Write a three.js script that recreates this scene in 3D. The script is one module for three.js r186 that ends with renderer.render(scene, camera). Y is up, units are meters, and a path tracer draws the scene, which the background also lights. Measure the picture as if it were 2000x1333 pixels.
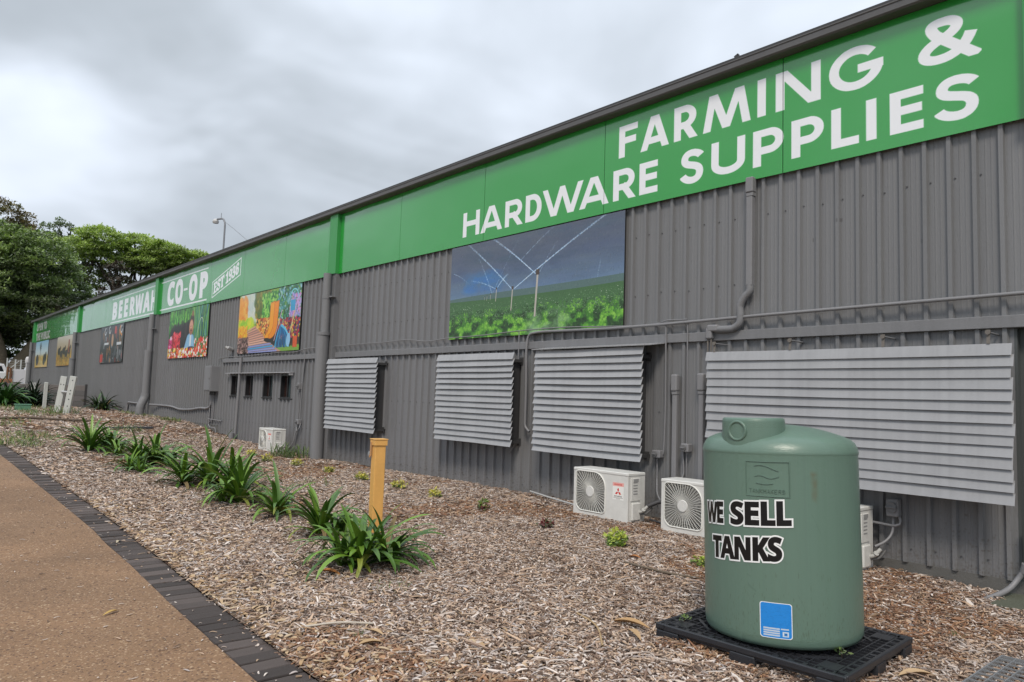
import * as THREE from 'three';
import { mergeGeometries, mergeVertices, toCreasedNormals } from 'three/addons/utils/BufferGeometryUtils.js';
import { RoundedBoxGeometry } from 'three/addons/geometries/RoundedBoxGeometry.js';

// ───────── camera, sky, sun, exposure ─────────
const scene = new THREE.Scene();
const camera = new THREE.PerspectiveCamera(50.474, 1024 / 682, 0.1, 1200);
camera.position.set(0, 1.35, 6.7);
camera.up.set(0.0385343, 0.9962788, 0.0770951);
camera.lookAt(-0.7515603, 1.35 + 0.0797416, 6.7 - 0.654827);
const renderer = new THREE.WebGLRenderer({ antialias: true });
renderer.toneMapping = THREE.LinearToneMapping;
renderer.toneMappingExposure = 1.62;
renderer.shadowMap.enabled = true;

let seedNow = 7;
const reseed = (s) => { seedNow = s >>> 0; };
const rnd = () => { seedNow = (seedNow + 0x6d2b79f5) | 0; let t = Math.imul(seedNow ^ (seedNow >>> 15), 1 | seedNow); t = (t + Math.imul(t ^ (t >>> 7), 61 | t)) ^ t; return ((t ^ (t >>> 14)) >>> 0) / 4294967296; };
const rr = (a, b) => a + (b - a) * rnd();
const pick = (a) => a[Math.floor(rnd() * a.length)];
const clamp = (v, a, b) => Math.min(b, Math.max(a, v));
const lerp = (a, b, t) => a + (b - a) * t;
const smooth = (t) => t * t * (3 - 2 * t);
const hash3 = (x, y, z) => { let h = Math.imul(x, 374761393) ^ Math.imul(y, 668265263) ^ Math.imul(z, 2147483647 - 1640531527); h = Math.imul(h ^ (h >>> 13), 1274126177); return ((h ^ (h >>> 16)) >>> 0) / 4294967296; };
function noise2(x, y, s = 0) {
  const ix = Math.floor(x), iy = Math.floor(y), fx = smooth(x - ix), fy = smooth(y - iy);
  return lerp(lerp(hash3(ix, iy, s), hash3(ix + 1, iy, s), fx), lerp(hash3(ix, iy + 1, s), hash3(ix + 1, iy + 1, s), fx), fy);
}
function fbm(x, y, o = 4, s = 0) { let v = 0, a = 0.5, n = 0; for (let i = 0; i < o; i++) { v += a * noise2(x, y, s + i); n += a; x = x * 2.03 + 11.7; y = y * 2.03 + 5.3; a *= 0.5; } return v / n; }

{ // overcast sky: soft uneven cloud all round, brighter towards the zenith
  const W = 1536, H = 768, d = new Float32Array(W * H * 4);
  for (let j = 0; j < H; j++) {
    const el = ((j + 0.5) / H - 0.5) * Math.PI, up = Math.sin(el), c = Math.cos(el);
    for (let i = 0; i < W; i++) {
      const az = ((i + 0.5) / W - 0.5) * 2 * Math.PI, o = (j * W + i) * 4;
      const u = Math.max(up, 0), k = 1.75 / (u + 0.32);
      const X = Math.cos(az) * c * k, Z = Math.sin(az) * c * k;
      const w1 = fbm(X * 0.7 + 3.1, Z * 0.7 + 8.4, 3, 50) - 0.5, w2 = fbm(X * 0.7 + 13.1, Z * 0.7 - 4.4, 3, 60) - 0.5;
      let v = fbm(X * 0.8 + w1 * 1.5 + 21.5, Z * 0.8 + w2 * 1.5 + 9.2, 5, 3);
      v = clamp((v - 0.5) * 2.1 + 0.5, 0, 1); v = smooth(v);
      const f = fbm(X * 2.7 + w2 * 2, Z * 2.7 + w1 * 2, 5, 90) - 0.5;
      const t = clamp(v * 0.8 + 0.12 + f * 0.5, 0, 1), b = 1 + 0.5 * u * u;
      d[o] = lerp(0.255, 0.555, t) * b; d[o + 1] = lerp(0.285, 0.606, t) * b; d[o + 2] = lerp(0.316, 0.685, t) * b; d[o + 3] = 1;
      if (el < 0) { d[o] = 0.16; d[o + 1] = 0.15; d[o + 2] = 0.14; }
    }
  }
  const sky = new THREE.DataTexture(d, W, H, THREE.RGBAFormat, THREE.FloatType);
  sky.mapping = THREE.EquirectangularReflectionMapping; sky.magFilter = THREE.LinearFilter; sky.minFilter = THREE.LinearFilter; sky.wrapS = THREE.RepeatWrapping; sky.needsUpdate = true;
  scene.background = sky; scene.environment = sky;
}
const sun = new THREE.DirectionalLight(0xfff4e6, 1.4);
sun.position.set(14, 40, 26); sun.target.position.set(-8, 0, 0);
sun.castShadow = true; sun.shadow.radius = 26; sun.shadow.mapSize.set(2048, 2048);
Object.assign(sun.shadow.camera, { left: -45, right: 25, top: 30, bottom: -30, near: 1, far: 140 });
scene.add(sun, sun.target);

// ───────── helpers ─────────
const names = new Map();
const numbered = (n) => { const k = names.get(n) ?? 0; names.set(n, k + 1); return k ? n + '_' + String(k).padStart(3, '0') : n; };
function tag(o, label, category, group, kind) { o.userData = { ...o.userData }; if (label) o.userData.label = label; if (category) o.userData.category = category; if (group) o.userData.group = group; if (kind) o.userData.kind = kind; return o; }
const plain = (g) => { let n = g.index ? g.toNonIndexed() : g; for (const k of Object.keys(n.attributes)) if (!['position', 'normal', 'uv', 'color'].includes(k)) n.deleteAttribute(k); n.morphAttributes = {}; return n; };
const join = (list) => { list = list.flat(9); if (list.length === 1) return list[0]; const p = list.map(plain), col = p.some((g) => g.attributes.color); if (col) for (const g of p) if (!g.attributes.color) g.setAttribute('color', new THREE.BufferAttribute(new Float32Array(g.attributes.position.count * 3).fill(1), 3)); return mergeGeometries(p, false); };
function mesh(name, geo, mat, parent = scene) { const m = new THREE.Mesh(Array.isArray(geo) ? join(geo) : geo, mat); m.name = parent === scene ? numbered(name) : name; parent.add(m); return m; }
function thing(name, label, category, pos = [0, 0, 0], turn = 0, group) { const o = new THREE.Group(); o.name = numbered(name); o.position.set(...pos); o.rotation.y = turn; scene.add(o); return tag(o, label, category, group); }
function part(name, parent, pos = [0, 0, 0]) { const o = new THREE.Group(); o.name = name; o.position.set(...pos); parent.add(o); return o; }
function copy(src, label, pos, turn, group) { const c = src.clone(); c.name = numbered(src.name.replace(/_\d{3}$/, '')); c.userData = { ...src.userData, label }; if (group) c.userData.group = group; c.position.set(...pos); c.rotation.y = turn ?? src.rotation.y; scene.add(c); return c; }
const E3 = (rx, ry, rz) => new THREE.Matrix4().makeRotationFromEuler(new THREE.Euler(rx, ry, rz));
const put = (g, x = 0, y = 0, z = 0, rx = 0, ry = 0, rz = 0) => { if (rx || ry || rz) g.applyMatrix4(E3(rx, ry, rz)); g.translate(x, y, z); return g; };
const bx = (w, h, d, x, y, z, rx, ry, rz) => put(new THREE.BoxGeometry(w, h, d), x, y, z, rx, ry, rz);
const span = (x0, x1, y0, y1, z0, z1) => bx(x1 - x0, y1 - y0, z1 - z0, (x0 + x1) / 2, (y0 + y1) / 2, (z0 + z1) / 2);
const rb = (w, h, d, r, x, y, z, seg = 2) => put(new RoundedBoxGeometry(w, h, d, seg, r), x, y, z);
const cyl = (r0, r1, h, x, y, z, rx, ry, rz, n = 16) => put(new THREE.CylinderGeometry(r0, r1, h, n), x, y, z, rx, ry, rz);
const V = (x, y, z) => new THREE.Vector3(x, y, z);
function tube(pts, r, n = 8, seg, kind = 'centripetal') { const c = new THREE.CatmullRomCurve3(pts.map((p) => V(...p)), false, kind, 0.5); return new THREE.TubeGeometry(c, seg ?? pts.length * 6, r, n, false); }
// straight runs with rounded corners, as bent conduit has
function pipe(pts, r, bend = 0.06, n = 8) {
  const p = pts.map((q) => V(...q)), path = new THREE.CurvePath(); let last = p[0].clone();
  for (let i = 1; i < p.length - 1; i++) {
    const a = p[i].clone().sub(p[i - 1]), b = p[i + 1].clone().sub(p[i]), k = Math.min(bend, a.length() * 0.45, b.length() * 0.45);
    const s = p[i].clone().addScaledVector(a.normalize(), -k), e = p[i].clone().addScaledVector(b.normalize(), k);
    path.add(new THREE.LineCurve3(last, s)); path.add(new THREE.QuadraticBezierCurve3(s, p[i].clone(), e)); last = e;
  }
  path.add(new THREE.LineCurve3(last, p[p.length - 1]));
  return new THREE.TubeGeometry(path, Math.max(10, Math.ceil(path.getLength() / 0.035)), r, n, false);
}
const uvBox = (g, k = 1) => { // metres as uv, by the way each face points
  g = plain(g); const p = g.attributes.position, n = g.attributes.normal, uv = new Float32Array(p.count * 2);
  for (let i = 0; i < p.count; i++) { const ax = Math.abs(n.getX(i)), ay = Math.abs(n.getY(i)), az = Math.abs(n.getZ(i)); const [u, v] = ay > ax && ay > az ? [p.getX(i), p.getZ(i)] : ax > az ? [p.getZ(i), p.getY(i)] : [p.getX(i), p.getY(i)]; uv[i * 2] = u * k; uv[i * 2 + 1] = v * k; }
  g.setAttribute('uv', new THREE.BufferAttribute(uv, 2)); return g;
};
function canvasTex(w, h, draw, srgb = true) { const c = document.createElement('canvas'); c.width = w; c.height = h; draw(c.getContext('2d'), w, h); const t = new THREE.CanvasTexture(c); if (srgb) t.colorSpace = THREE.SRGBColorSpace; t.magFilter = THREE.LinearFilter; t.anisotropy = 8; return t; }
function noiseTex(size, fn, srgb = false) { const d = new Uint8Array(size * size * 4); for (let j = 0; j < size; j++) for (let i = 0; i < size; i++) { const v = fn(i / size, j / size), o = (j * size + i) * 4; const c = Array.isArray(v) ? v : [v, v, v]; for (let k = 0; k < 3; k++) d[o + k] = clamp(c[k], 0, 1) * 255; d[o + 3] = 255; } const t = new THREE.DataTexture(d, size, size); t.magFilter = THREE.LinearFilter; t.minFilter = THREE.LinearMipmapLinearFilter; t.wrapS = t.wrapT = THREE.RepeatWrapping; if (srgb) t.colorSpace = THREE.SRGBColorSpace; t.needsUpdate = true; return t; }
const wrapn = (u, v, n, m, s) => { // noise that tiles
  const x = u * n, y = v * m, ix = Math.floor(x), iy = Math.floor(y), fx = smooth(x - ix), fy = smooth(y - iy), h = (a, b) => hash3(((a % n) + n) % n, ((b % m) + m) % m, s);
  return lerp(lerp(h(ix, iy), h(ix + 1, iy), fx), lerp(h(ix, iy + 1), h(ix + 1, iy + 1), fx), fy);
};
const tiled = (t, x, y = x) => { const c = t.clone(); c.wrapS = c.wrapT = THREE.RepeatWrapping; c.repeat.set(x, y); c.needsUpdate = true; return c; };
const L = (r, g, b) => new THREE.Color().setRGB(r, g, b);
const std = (color, roughness = 0.7, extra = {}) => new THREE.MeshStandardMaterial({ color, roughness, ...extra });

// ───────── materials ─────────
const grime = noiseTex(512, (u, v) => { const s = wrapn(u, v, 48, 3, 1) * 0.4 + wrapn(u, v, 130, 6, 2) * 0.25 + wrapn(u, v, 9, 7, 3) * 0.35; const k = 0.80 + 0.2 * s + (wrapn(u, v, 240, 240, 4) - 0.5) * 0.07; return [k, k * 0.995, k * 0.985]; });
const fine = noiseTex(256, (u, v) => 0.5 + (wrapn(u, v, 64, 64, 5) - 0.5) * 0.6 + (wrapn(u, v, 128, 128, 6) - 0.5) * 0.5);
const mottle = noiseTex(256, (u, v) => { const k = 0.82 + 0.18 * (wrapn(u, v, 6, 6, 7) * 0.5 + wrapn(u, v, 24, 24, 8) * 0.3 + wrapn(u, v, 90, 90, 9) * 0.2); return [k, k, k]; });
const rough = noiseTex(256, (u, v) => 0.72 + 0.28 * (wrapn(u, v, 12, 5, 10) * 0.6 + wrapn(u, v, 70, 20, 11) * 0.4));
reseed(3);
const wallTex = canvasTex(1024, 1024, (c, w) => { // 4.8 m across, 5 m up: brushed paint with drips, rain streaks and splashed soil
  c.fillStyle = '#e0e0df'; c.fillRect(0, 0, w, w); const Y = (y) => (5 - y) * 204.8;
  for (let i = 0; i < 900; i++) { c.globalAlpha = rr(0.02, 0.07); c.fillStyle = rnd() < 0.5 ? '#b8b8b6' : '#f6f6f4'; c.fillRect(rnd() * w, rnd() * w - 200, rr(1, 7), rr(60, 520)); }
  for (const [y, n, l] of [[2.03, 150, 0.5], [3.68, 120, 0.6], [4.9, 50, 0.5]]) for (let i = 0; i < n; i++) { c.globalAlpha = rr(0.04, 0.16); c.fillStyle = pick(['#8f897f', '#9a968f', '#857d72', '#f4f4f2']); const x = rnd() * w, h = rr(0.05, l) * 204.8; c.beginPath(); c.moveTo(x, Y(y)); c.lineTo(x + rr(1, 5), Y(y)); c.lineTo(x + 1.5, Y(y) + h); c.fill(); }
  for (let i = 0; i < 5200; i++) { const y = 0.06 + Math.abs(rr(-1, 1) * rr(0, 1)) * 0.5; c.globalAlpha = rr(0.05, 0.22); c.fillStyle = pick(['#7d6a58', '#93806c', '#6b5a4a', '#a08c78']); c.beginPath(); c.ellipse(rnd() * w, Y(y), rr(0.5, 2), rr(0.5, 2.4), 0, 0, 7); c.fill(); }
  for (let i = 0; i < 60; i++) { c.globalAlpha = rr(0.2, 0.5); c.fillStyle = pick(['#f8f8f6', '#6d6a66']); c.fillRect(rnd() * w, rnd() * w, rr(1, 4), rr(1, 8)); }
  c.globalAlpha = 1;
});
const wallPaint = std(L(0.258, 0.262, 0.276), 0.48, { map: tiled(wallTex, 1 / 4.8, 0.2), roughnessMap: tiled(rough, 0.4), bumpMap: tiled(fine, 3, 0.6), bumpScale: 0.0012 });
const trimPaint = std(L(0.218, 0.222, 0.235), 0.6, { map: tiled(grime, 0.5, 0.5), bumpMap: tiled(fine, 3), bumpScale: 0.0008 });
const gutterPaint = std(L(0.115, 0.113, 0.115), 0.5, { map: tiled(grime, 0.3, 1) });
const darkPaint = std(L(0.05, 0.05, 0.052), 0.6);
const blackGap = std(L(0.012, 0.012, 0.013), 0.5);
const slatPaint = std(L(0.375, 0.385, 0.405), 0.42, { map: tiled(grime, 0.5, 2), metalness: 0 });
const signGreen = new THREE.Color(0x2f8f3c);
const colGreen = std(L(0.045, 0.30, 0.075), 0.35);
const concrete = std(L(0.15, 0.148, 0.14), 0.9, { map: tiled(mottle, 1.2), bumpMap: tiled(fine, 6), bumpScale: 0.003 });
const greyPvc = std(L(0.24, 0.24, 0.25), 0.5, { map: tiled(mottle, 3) });
const acWhite = std(L(0.74, 0.74, 0.71), 0.42, { map: tiled(mottle, 1.3) });
const acGrille = std(L(0.72, 0.72, 0.68), 0.5);
const acDark = std(L(0.03, 0.03, 0.03), 0.7);
const zinc = std(L(0.42, 0.44, 0.46), 0.42, { metalness: 0.6, map: tiled(mottle, 6) });
const rust = std(L(0.16, 0.145, 0.13), 0.7);
const timberWhite = std(L(0.55, 0.57, 0.55), 0.8, { map: tiled(grime, 3, 1), bumpMap: tiled(fine, 3), bumpScale: 0.002 });
const woodBrown = std(L(0.20, 0.10, 0.055), 0.85, { map: tiled(grime, 3, 1) });

// ───────── the lie of the land ─────────
const table = (xs, ys) => (x) => { if (x <= xs[0]) return ys[0]; for (let i = 1; i < xs.length; i++) if (x <= xs[i]) return lerp(ys[i - 1], ys[i], (x - xs[i - 1]) / (xs[i] - xs[i - 1])); return ys[ys.length - 1]; };
const atWall = table([-60, -50, -35, -31, -25.5, -21.4, -18.5, -17.5, -13.35, -10.8, -6.6, -5, -2.8, -1.7, 5], [0.5, 0.5, 0.45, 0.43, 0.43, 0.39, 0.18, 0.12, 0.04, 0.06, 0.08, 0.05, -0.03, -0.04, -0.05]);
const atPath = table([-60, -50, -30, -18, -14, -11, -9, -7, -3, -1.6, 3], [1.15, 1.0, 0.6, 0.35, 0.25, 0.15, 0.08, 0, 0, -0.04, -0.1]);
const land = (x, z) => { if (x < -32.12 && z > 0.61) return 1.02 + 0.0015 * (-32 - x); const t = clamp(z / 4.6, 0, 1); return lerp(atWall(x), atPath(x), t); };
const inner = table([-60, -16, -12.6, -10.8, -9, -7.6, -6.2, -4.8, -3.4, -2, 3], [6.2, 5.24, 5.18, 5.16, 5.13, 5.11, 5.15, 5.22, 5.27, 5.29, 5.25]);
const outer = (x) => inner(x) - 0.237;
const bedTop = (x, z) => { const e = clamp((outer(x) - z) / 0.5, 0, 1), m = fbm(x * 0.9, z * 0.9, 3, 33) - 0.5; return land(x, z) + 0.012 + e * (0.03 * m + 0.012 * (noise2(x * 6, z * 6, 40) - 0.5)); };
function sheet(xs, zs, fy, k = 1) {
  const nx = xs.length, nz = zs.length, pos = [], uv = [], idx = [];
  for (let j = 0; j < nz; j++) for (let i = 0; i < nx; i++) { const z = typeof zs[j] === 'function' ? zs[j](xs[i]) : zs[j]; pos.push(xs[i], fy(xs[i], z), z); uv.push(xs[i] * k, z * k); }
  for (let j = 0; j < nz - 1; j++) for (let i = 0; i < nx - 1; i++) { const a = j * nx + i, b = a + 1, c = a + nx, e = c + 1; idx.push(a, c, b, b, c, e); }
  const g = new THREE.BufferGeometry(); g.setAttribute('position', new THREE.Float32BufferAttribute(pos, 3)); g.setAttribute('uv', new THREE.Float32BufferAttribute(uv, 2)); g.setIndex(idx); g.computeVertexNormals(); return g;
}
const range = (a, b, s) => { const n = Math.max(1, Math.round((b - a) / s)); return Array.from({ length: n + 1 }, (_, i) => a + ((b - a) * i) / n); };
reseed(11);
const litterTex = canvasTex(1024, 1024, (c, w) => { // shredded bark seen from above, 1.4 m across
  c.fillStyle = '#3c2c22'; c.fillRect(0, 0, w, w);
  const cols = ['#8d8074', '#a4988a', '#6b5444', '#7a6250', '#b0a596', '#54402f', '#3a2b22', '#95826c', '#7d4b30', '#8a6a4a', '#c0b5a4'];
  for (let i = 0; i < 9000; i++) { c.strokeStyle = pick(cols); c.lineWidth = rr(2, 9); const x = rnd() * w, y = rnd() * w, a = rnd() * 6.3, l = rr(6, 46); for (const dx of [0, -w, w]) for (const dy of [0, -w, w]) { if (x + dx < -60 || x + dx > w + 60 || y + dy < -60 || y + dy > w + 60) continue; c.beginPath(); c.moveTo(x + dx, y + dy); c.lineTo(x + dx + Math.cos(a) * l, y + dy + Math.sin(a) * l); c.stroke(); } }
});
const soilMat = std(L(0.8, 0.78, 0.76), 0.95, { map: tiled(litterTex, 0.7) });
const groundMat = std(L(0.07, 0.075, 0.035), 0.95, { map: tiled(mottle, 0.35) });
const ground = mesh('ground', sheet([-600, -200, -120, -80, -60, -50, -40, -32.13, -32.11, -28, -24, -20, -16, -12, -8, -4, 0, 4, 20, 120, 600], [-600, -120, -60, -30, -16, 0, 0.6, 0.63, 3, 5, 8, 14, 25, 45, 90, 200, 600], (x, z) => land(x, z) - (x > -32.12 && z > -1 && z < 14 ? 0.09 : 0.02), 1), groundMat);
tag(ground, 0, 0, 0, 'structure');
const bed = mesh('garden_bed', sheet([...range(-32.1, -14, 0.25), ...range(-13.9, 0.6, 0.08)], [...range(0.0, 4.6, 0.08), (x) => outer(x) - 0.12, (x) => outer(x) + 0.01], bedTop, 1), soilMat);
tag(bed, 0, 0, 0, 'structure');
reseed(21);
const aggCanvas = (base, cols, n, big) => canvasTex(1024, 1024, (c, w) => { c.fillStyle = base; c.fillRect(0, 0, w, w); for (let i = 0; i < n; i++) { c.fillStyle = pick(cols); const r = rr(1.2, big) * (rnd() < 0.04 ? 1.7 : 1), x = rnd() * w, y = rnd() * w; for (const dx of [0, -w, w]) for (const dy of [0, -w, w]) { if (x + dx < -12 || x + dx > w + 12 || y + dy < -12 || y + dy > w + 12) continue; c.beginPath(); c.ellipse(x + dx, y + dy, r, r * rr(0.5, 1), rnd() * 3, 0, 7); c.fill(); } } });
const aggTex = aggCanvas('#84694f', ['#998068', '#715843', '#8a7055', '#a1886c', '#634b39', '#957556', '#806651', '#b09a80', '#564236', '#8e7057', '#84694f', '#7c624a'], 20000, 4.6);
const pathMat = std(L(1.04, 1.02, 1.02), 0.85, { map: tiled(aggTex, 0.62), bumpMap: tiled(aggTex, 0.62), bumpScale: 0.003, vertexColors: true });
function stained(g, f) { const p = g.attributes.position, c = new Float32Array(p.count * 3); for (let i = 0; i < p.count; i++) { const k = f(p.getX(i), p.getY(i), p.getZ(i)); c.set(Array.isArray(k) ? k : [k, k, k], i * 3); } g.setAttribute('color', new THREE.BufferAttribute(c, 3)); return g; }
const pathSheet = (x0, x1, s) => sheet(range(x0, x1, s), [(x) => inner(x) - 0.004, ...range(5.35, 13, s * 1.5)], (x, z) => land(x, 5) , 1);
tag(mesh('path', stained(pathSheet(-13.4, 5, 0.1), (x, y, z) => { const k = 0.66 + 0.5 * fbm(x * 1.7, z * 1.7, 5, 70) + 0.12 * (fbm(x * 9, z * 9, 2, 72) - 0.5); const w = fbm(x * 0.6 + 9, z * 0.6, 3, 75); return [k, k * lerp(1, 0.95, w), k * lerp(1, 0.88, w)]; }), pathMat), 0, 0, 0, 'structure');
tag(mesh('footpath', stained(pathSheet(-60, -13.42, 0.5), (x, y, z) => { const k = 0.85 + 0.25 * fbm(x, z, 4, 70); return [k * 0.82, k * 1.0, k * 1.05]; }), pathMat), 0, 0, 0, 'structure');

{ // brick edging: each paver a piece of its own
  const edging = new THREE.Group(); edging.name = 'brick_edging'; edging.userData.kind = 'structure'; scene.add(edging);
  mesh('mortar_bed', sheet(range(-20.4, 2.8, 0.2), [(x) => inner(x) - 0.002, (x) => outer(x) - 0.004], (x) => land(x, 5) - 0.008), std(L(0.035, 0.032, 0.03), 0.95), edging);
  reseed(31);
  const tones = Array.from({ length: 7 }, (_, i) => { const k = 0.036 + 0.0085 * i; return std(L(k * 1.4, k * 1.12, k * 1.02), 0.9, { map: tiled(mottle, 4), bumpMap: tiled(fine, 7), bumpScale: 0.002 }); });
  const shapes = Array.from({ length: 5 }, () => { const g = rb(0.114, 0.05, 0.229, 0.006, 0, 0, 0, 1); const p = g.attributes.position; for (let i = 0; i < p.count; i++) p.setY(i, p.getY(i) + 0.0022 * (noise2(p.getX(i) * 40 + 7 * seedNow % 13, p.getZ(i) * 40, 3) - 0.5)); return uvBox(g); });
  let x = -1.6;
  while (x > -20.2) {
    const z = (inner(x) + outer(x)) / 2, dz = (inner(x + 0.1) - inner(x - 0.1)) / 0.2, m = mesh('brick', pick(shapes), pick(tones), edging);
    m.position.set(x, land(x, 5) - 0.021 + rr(-0.004, 0.0035), z + rr(-0.005, 0.005)); m.rotation.set(rr(-0.012, 0.012), -Math.atan(dz) + rr(-0.018, 0.018), rr(-0.02, 0.02));
    x -= 0.1215;
  }
}

// ───────── the building ─────────
const PITCH = 0.1895, RIB0 = -4.764;
const rust4 = 0;
function profile(x0, x1) { // points of the ribbed sheet across x
  const pts = [], k0 = Math.floor((x0 - RIB0) / PITCH) - 1, k1 = Math.ceil((x1 - RIB0) / PITCH) + 1, at = [[-0.025, 0], [-0.016, 0.033], [0.016, 0.033], [0.025, 0], [0.066, 0], [0.070, 0.002], [0.078, 0.002], [0.082, 0], [0.108, 0], [0.112, 0.002], [0.120, 0.002], [0.124, 0]];
  const raw = []; for (let k = k0; k <= k1; k++) for (const [a, b] of at) raw.push([RIB0 + k * PITCH + a, b]);
  for (let i = 0; i < raw.length - 1; i++) { const [a, za] = raw[i], [b, zb] = raw[i + 1]; if (a <= x0 && b > x0) pts.push([x0, lerp(za, zb, (x0 - a) / (b - a))]); if (a > x0 && a < x1) pts.push(raw[i]); if (a < x1 && b >= x1) pts.push([x1, lerp(za, zb, (x1 - a) / (b - a))]); }
  return pts;
}
function cladding(x0, x1, y0, y1) {
  const p = profile(x0, x1), pos = [], uv = [], nor = [], col = [];
  for (let i = 0; i < p.length - 1; i++) {
    const [a, za] = p[i], [b, zb] = p[i + 1], n = V(-(zb - za), 0, b - a).normalize();
    for (const [x, y, z] of [[a, y0, za], [b, y0, zb], [b, y1, zb], [a, y0, za], [b, y1, zb], [a, y1, za]]) { pos.push(x, y, z); uv.push(x + z, y); nor.push(n.x, 0, n.z); const k = 0.94 + 0.1 * hash3(Math.floor(((a + b) / 2 - RIB0) / (4 * PITCH)), 9, 4) + 0.03 * (hash3(Math.floor(((a + b) / 2 - RIB0) / PITCH), 2, 8) - 0.5); col.push(k, k, k * (0.99 + 0.02 * hash3(Math.floor(x / 1.52), 3, 3))); }
  }
  const g = new THREE.BufferGeometry(); g.setAttribute('position', new THREE.Float32BufferAttribute(pos, 3)); g.setAttribute('normal', new THREE.Float32BufferAttribute(nor, 3)); g.setAttribute('color', new THREE.Float32BufferAttribute(col, 3)); g.setAttribute('uv', new THREE.Float32BufferAttribute(uv, 2)); return g;
}
const X0 = -50.6, X1 = 3.2, EAVE = 4.9;
const building = thing('hardware_shed', 'long dark grey ribbed metal shed with green sign bands under its eave', 'building');
const holes = [[-12.56, -11.02, 0.78, 1.88], [-8.95, -7.48, 0.78, 1.88], [-6.75, -5.3, 0.78, 1.88], [-4.12, -1.8, 0.78, 1.78], [-1.665, -0.9, 0.084, 2.04]];
const smallWin = [[-18.36, -17.88], [-17.42, -16.9], [-16.34, -15.78], [-15.4, -14.8]];
for (const [a, b] of smallWin) holes.push([a, b, 1.2, 1.72]);
{
  const cuts = []; // columns of sheet, holes left out
  const xs = [X0, -19.0, ...holes.flatMap((h) => [h[0], h[1]]), X1].sort((a, b) => a - b);
  for (let i = 0; i < xs.length - 1; i++) {
    const [a, b] = [xs[i], xs[i + 1]], h = holes.find((q) => q[0] <= a + 1e-6 && q[1] >= b - 1e-6), foot = b <= -19 ? 0.42 : 0.083;
    if (h) cuts.push(cladding(a, b, foot, h[2]), cladding(a, b, h[3], EAVE)); else cuts.push(cladding(a, b, foot, EAVE));
  }
  const claddingPaint = wallPaint.clone(); claddingPaint.vertexColors = true; mesh('wall', cuts, claddingPaint, building);
  mesh('plinth', [uvBox(span(X0, -19, -0.3, 0.42, -0.12, 0.012)), uvBox(span(-19, X1, -0.3, 0.084, -0.12, 0.014))], concrete, building);
  // the room behind, so that openings look into the dark, and the other sides
  mesh('rear_wall', [span(X0, X1, -0.3, 5.6, -15.1, -15), span(X0, X0 + 0.05, -0.3, EAVE, -15, -0.005), span(X1 - 0.05, X1, -0.3, EAVE, -15, -0.005), span(X0, X1, -0.3, -0.1, -15, -0.13)], darkPaint, building);
  const roofShape = []; for (const [x, z] of profile(X0, X1)) roofShape.push([x, z]);
  const rp = [], ri = []; roofShape.forEach(([x, h], i) => { rp.push(x, 4.985 + h, 0.13, x, 5.9 + h, -15.3); if (i) { const a = i * 2 - 2; ri.push(a, a + 2, a + 1, a + 1, a + 2, a + 3); } });
  const rg = new THREE.BufferGeometry(); rg.setAttribute('position', new THREE.Float32BufferAttribute(rp, 3)); rg.setIndex(ri); rg.computeVertexNormals(); rg.setAttribute('uv', new THREE.Float32BufferAttribute(new Float32Array((rp.length / 3) * 2), 2));
  mesh('roof', plain(rg), gutterPaint, building);
  // gutter: closed section run along the eave
  const sec = [[0.012, 4.885], [0.17, 4.885], [0.186, 4.9], [0.186, 4.958], [0.194, 4.964], [0.194, 4.978], [0.18, 4.978], [0.172, 4.965], [0.165, 4.9], [0.012, 4.9]];
  const sh = new THREE.Shape(sec.map(([z, y]) => new THREE.Vector2(-z, y)));
  const gg = new THREE.ExtrudeGeometry(sh, { depth: X1 - X0 + 0.1, bevelEnabled: false, steps: 1 }); gg.rotateY(Math.PI / 2); gg.translate(X0 - 0.1, 0, 0);
  mesh('gutter', uvBox(gg), gutterPaint, building);
  mesh('roof_flashing', [span(X0 - 0.1, X1, 4.992, 5.012, 0.02, 0.172), ...range(X0 + 0.4, X1, 0.9).map((x) => span(x, x + 0.02, 4.9, 4.99, 0.03, 0.165))], darkPaint, building);
  // rail and its short upper ledge
  for (const [a, b] of [[-18.95, -13.22], [-12.86, -0.9]]) mesh('wall_rail', [uvBox(rb(b - a, 0.1, 0.05, 0.006, (a + b) / 2, 2.085, 0.03, 1))], trimPaint, building);
  // screws beside the ribs
  const sc = []; reseed(5);
  for (let k = -240; k < 16; k++) for (const [y, from, to] of [[3.32, -13, -1.7], [1.25, -13, -1.7], [2.62, -13, -3.9], [0.2, -13, -1.7], [3.32, -25, -13.4], [0.6, -25, -13.4]]) { const x = RIB0 + k * PITCH + 0.04; if (x > from && x < to && !holes.some((h) => x > h[0] - 0.03 && x < h[1] + 0.03 && y > h[2] && y < h[3])) sc.push(cyl(0.0065, 0.008, 0.008, x, y + rr(-0.012, 0.012), 0.004, Math.PI / 2, 0, 0, 6)); }
  tag(mesh('screw', sc, std(L(0.09, 0.09, 0.095), 0.45), building), 0, 0, 0, 'stuff');
}
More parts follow.
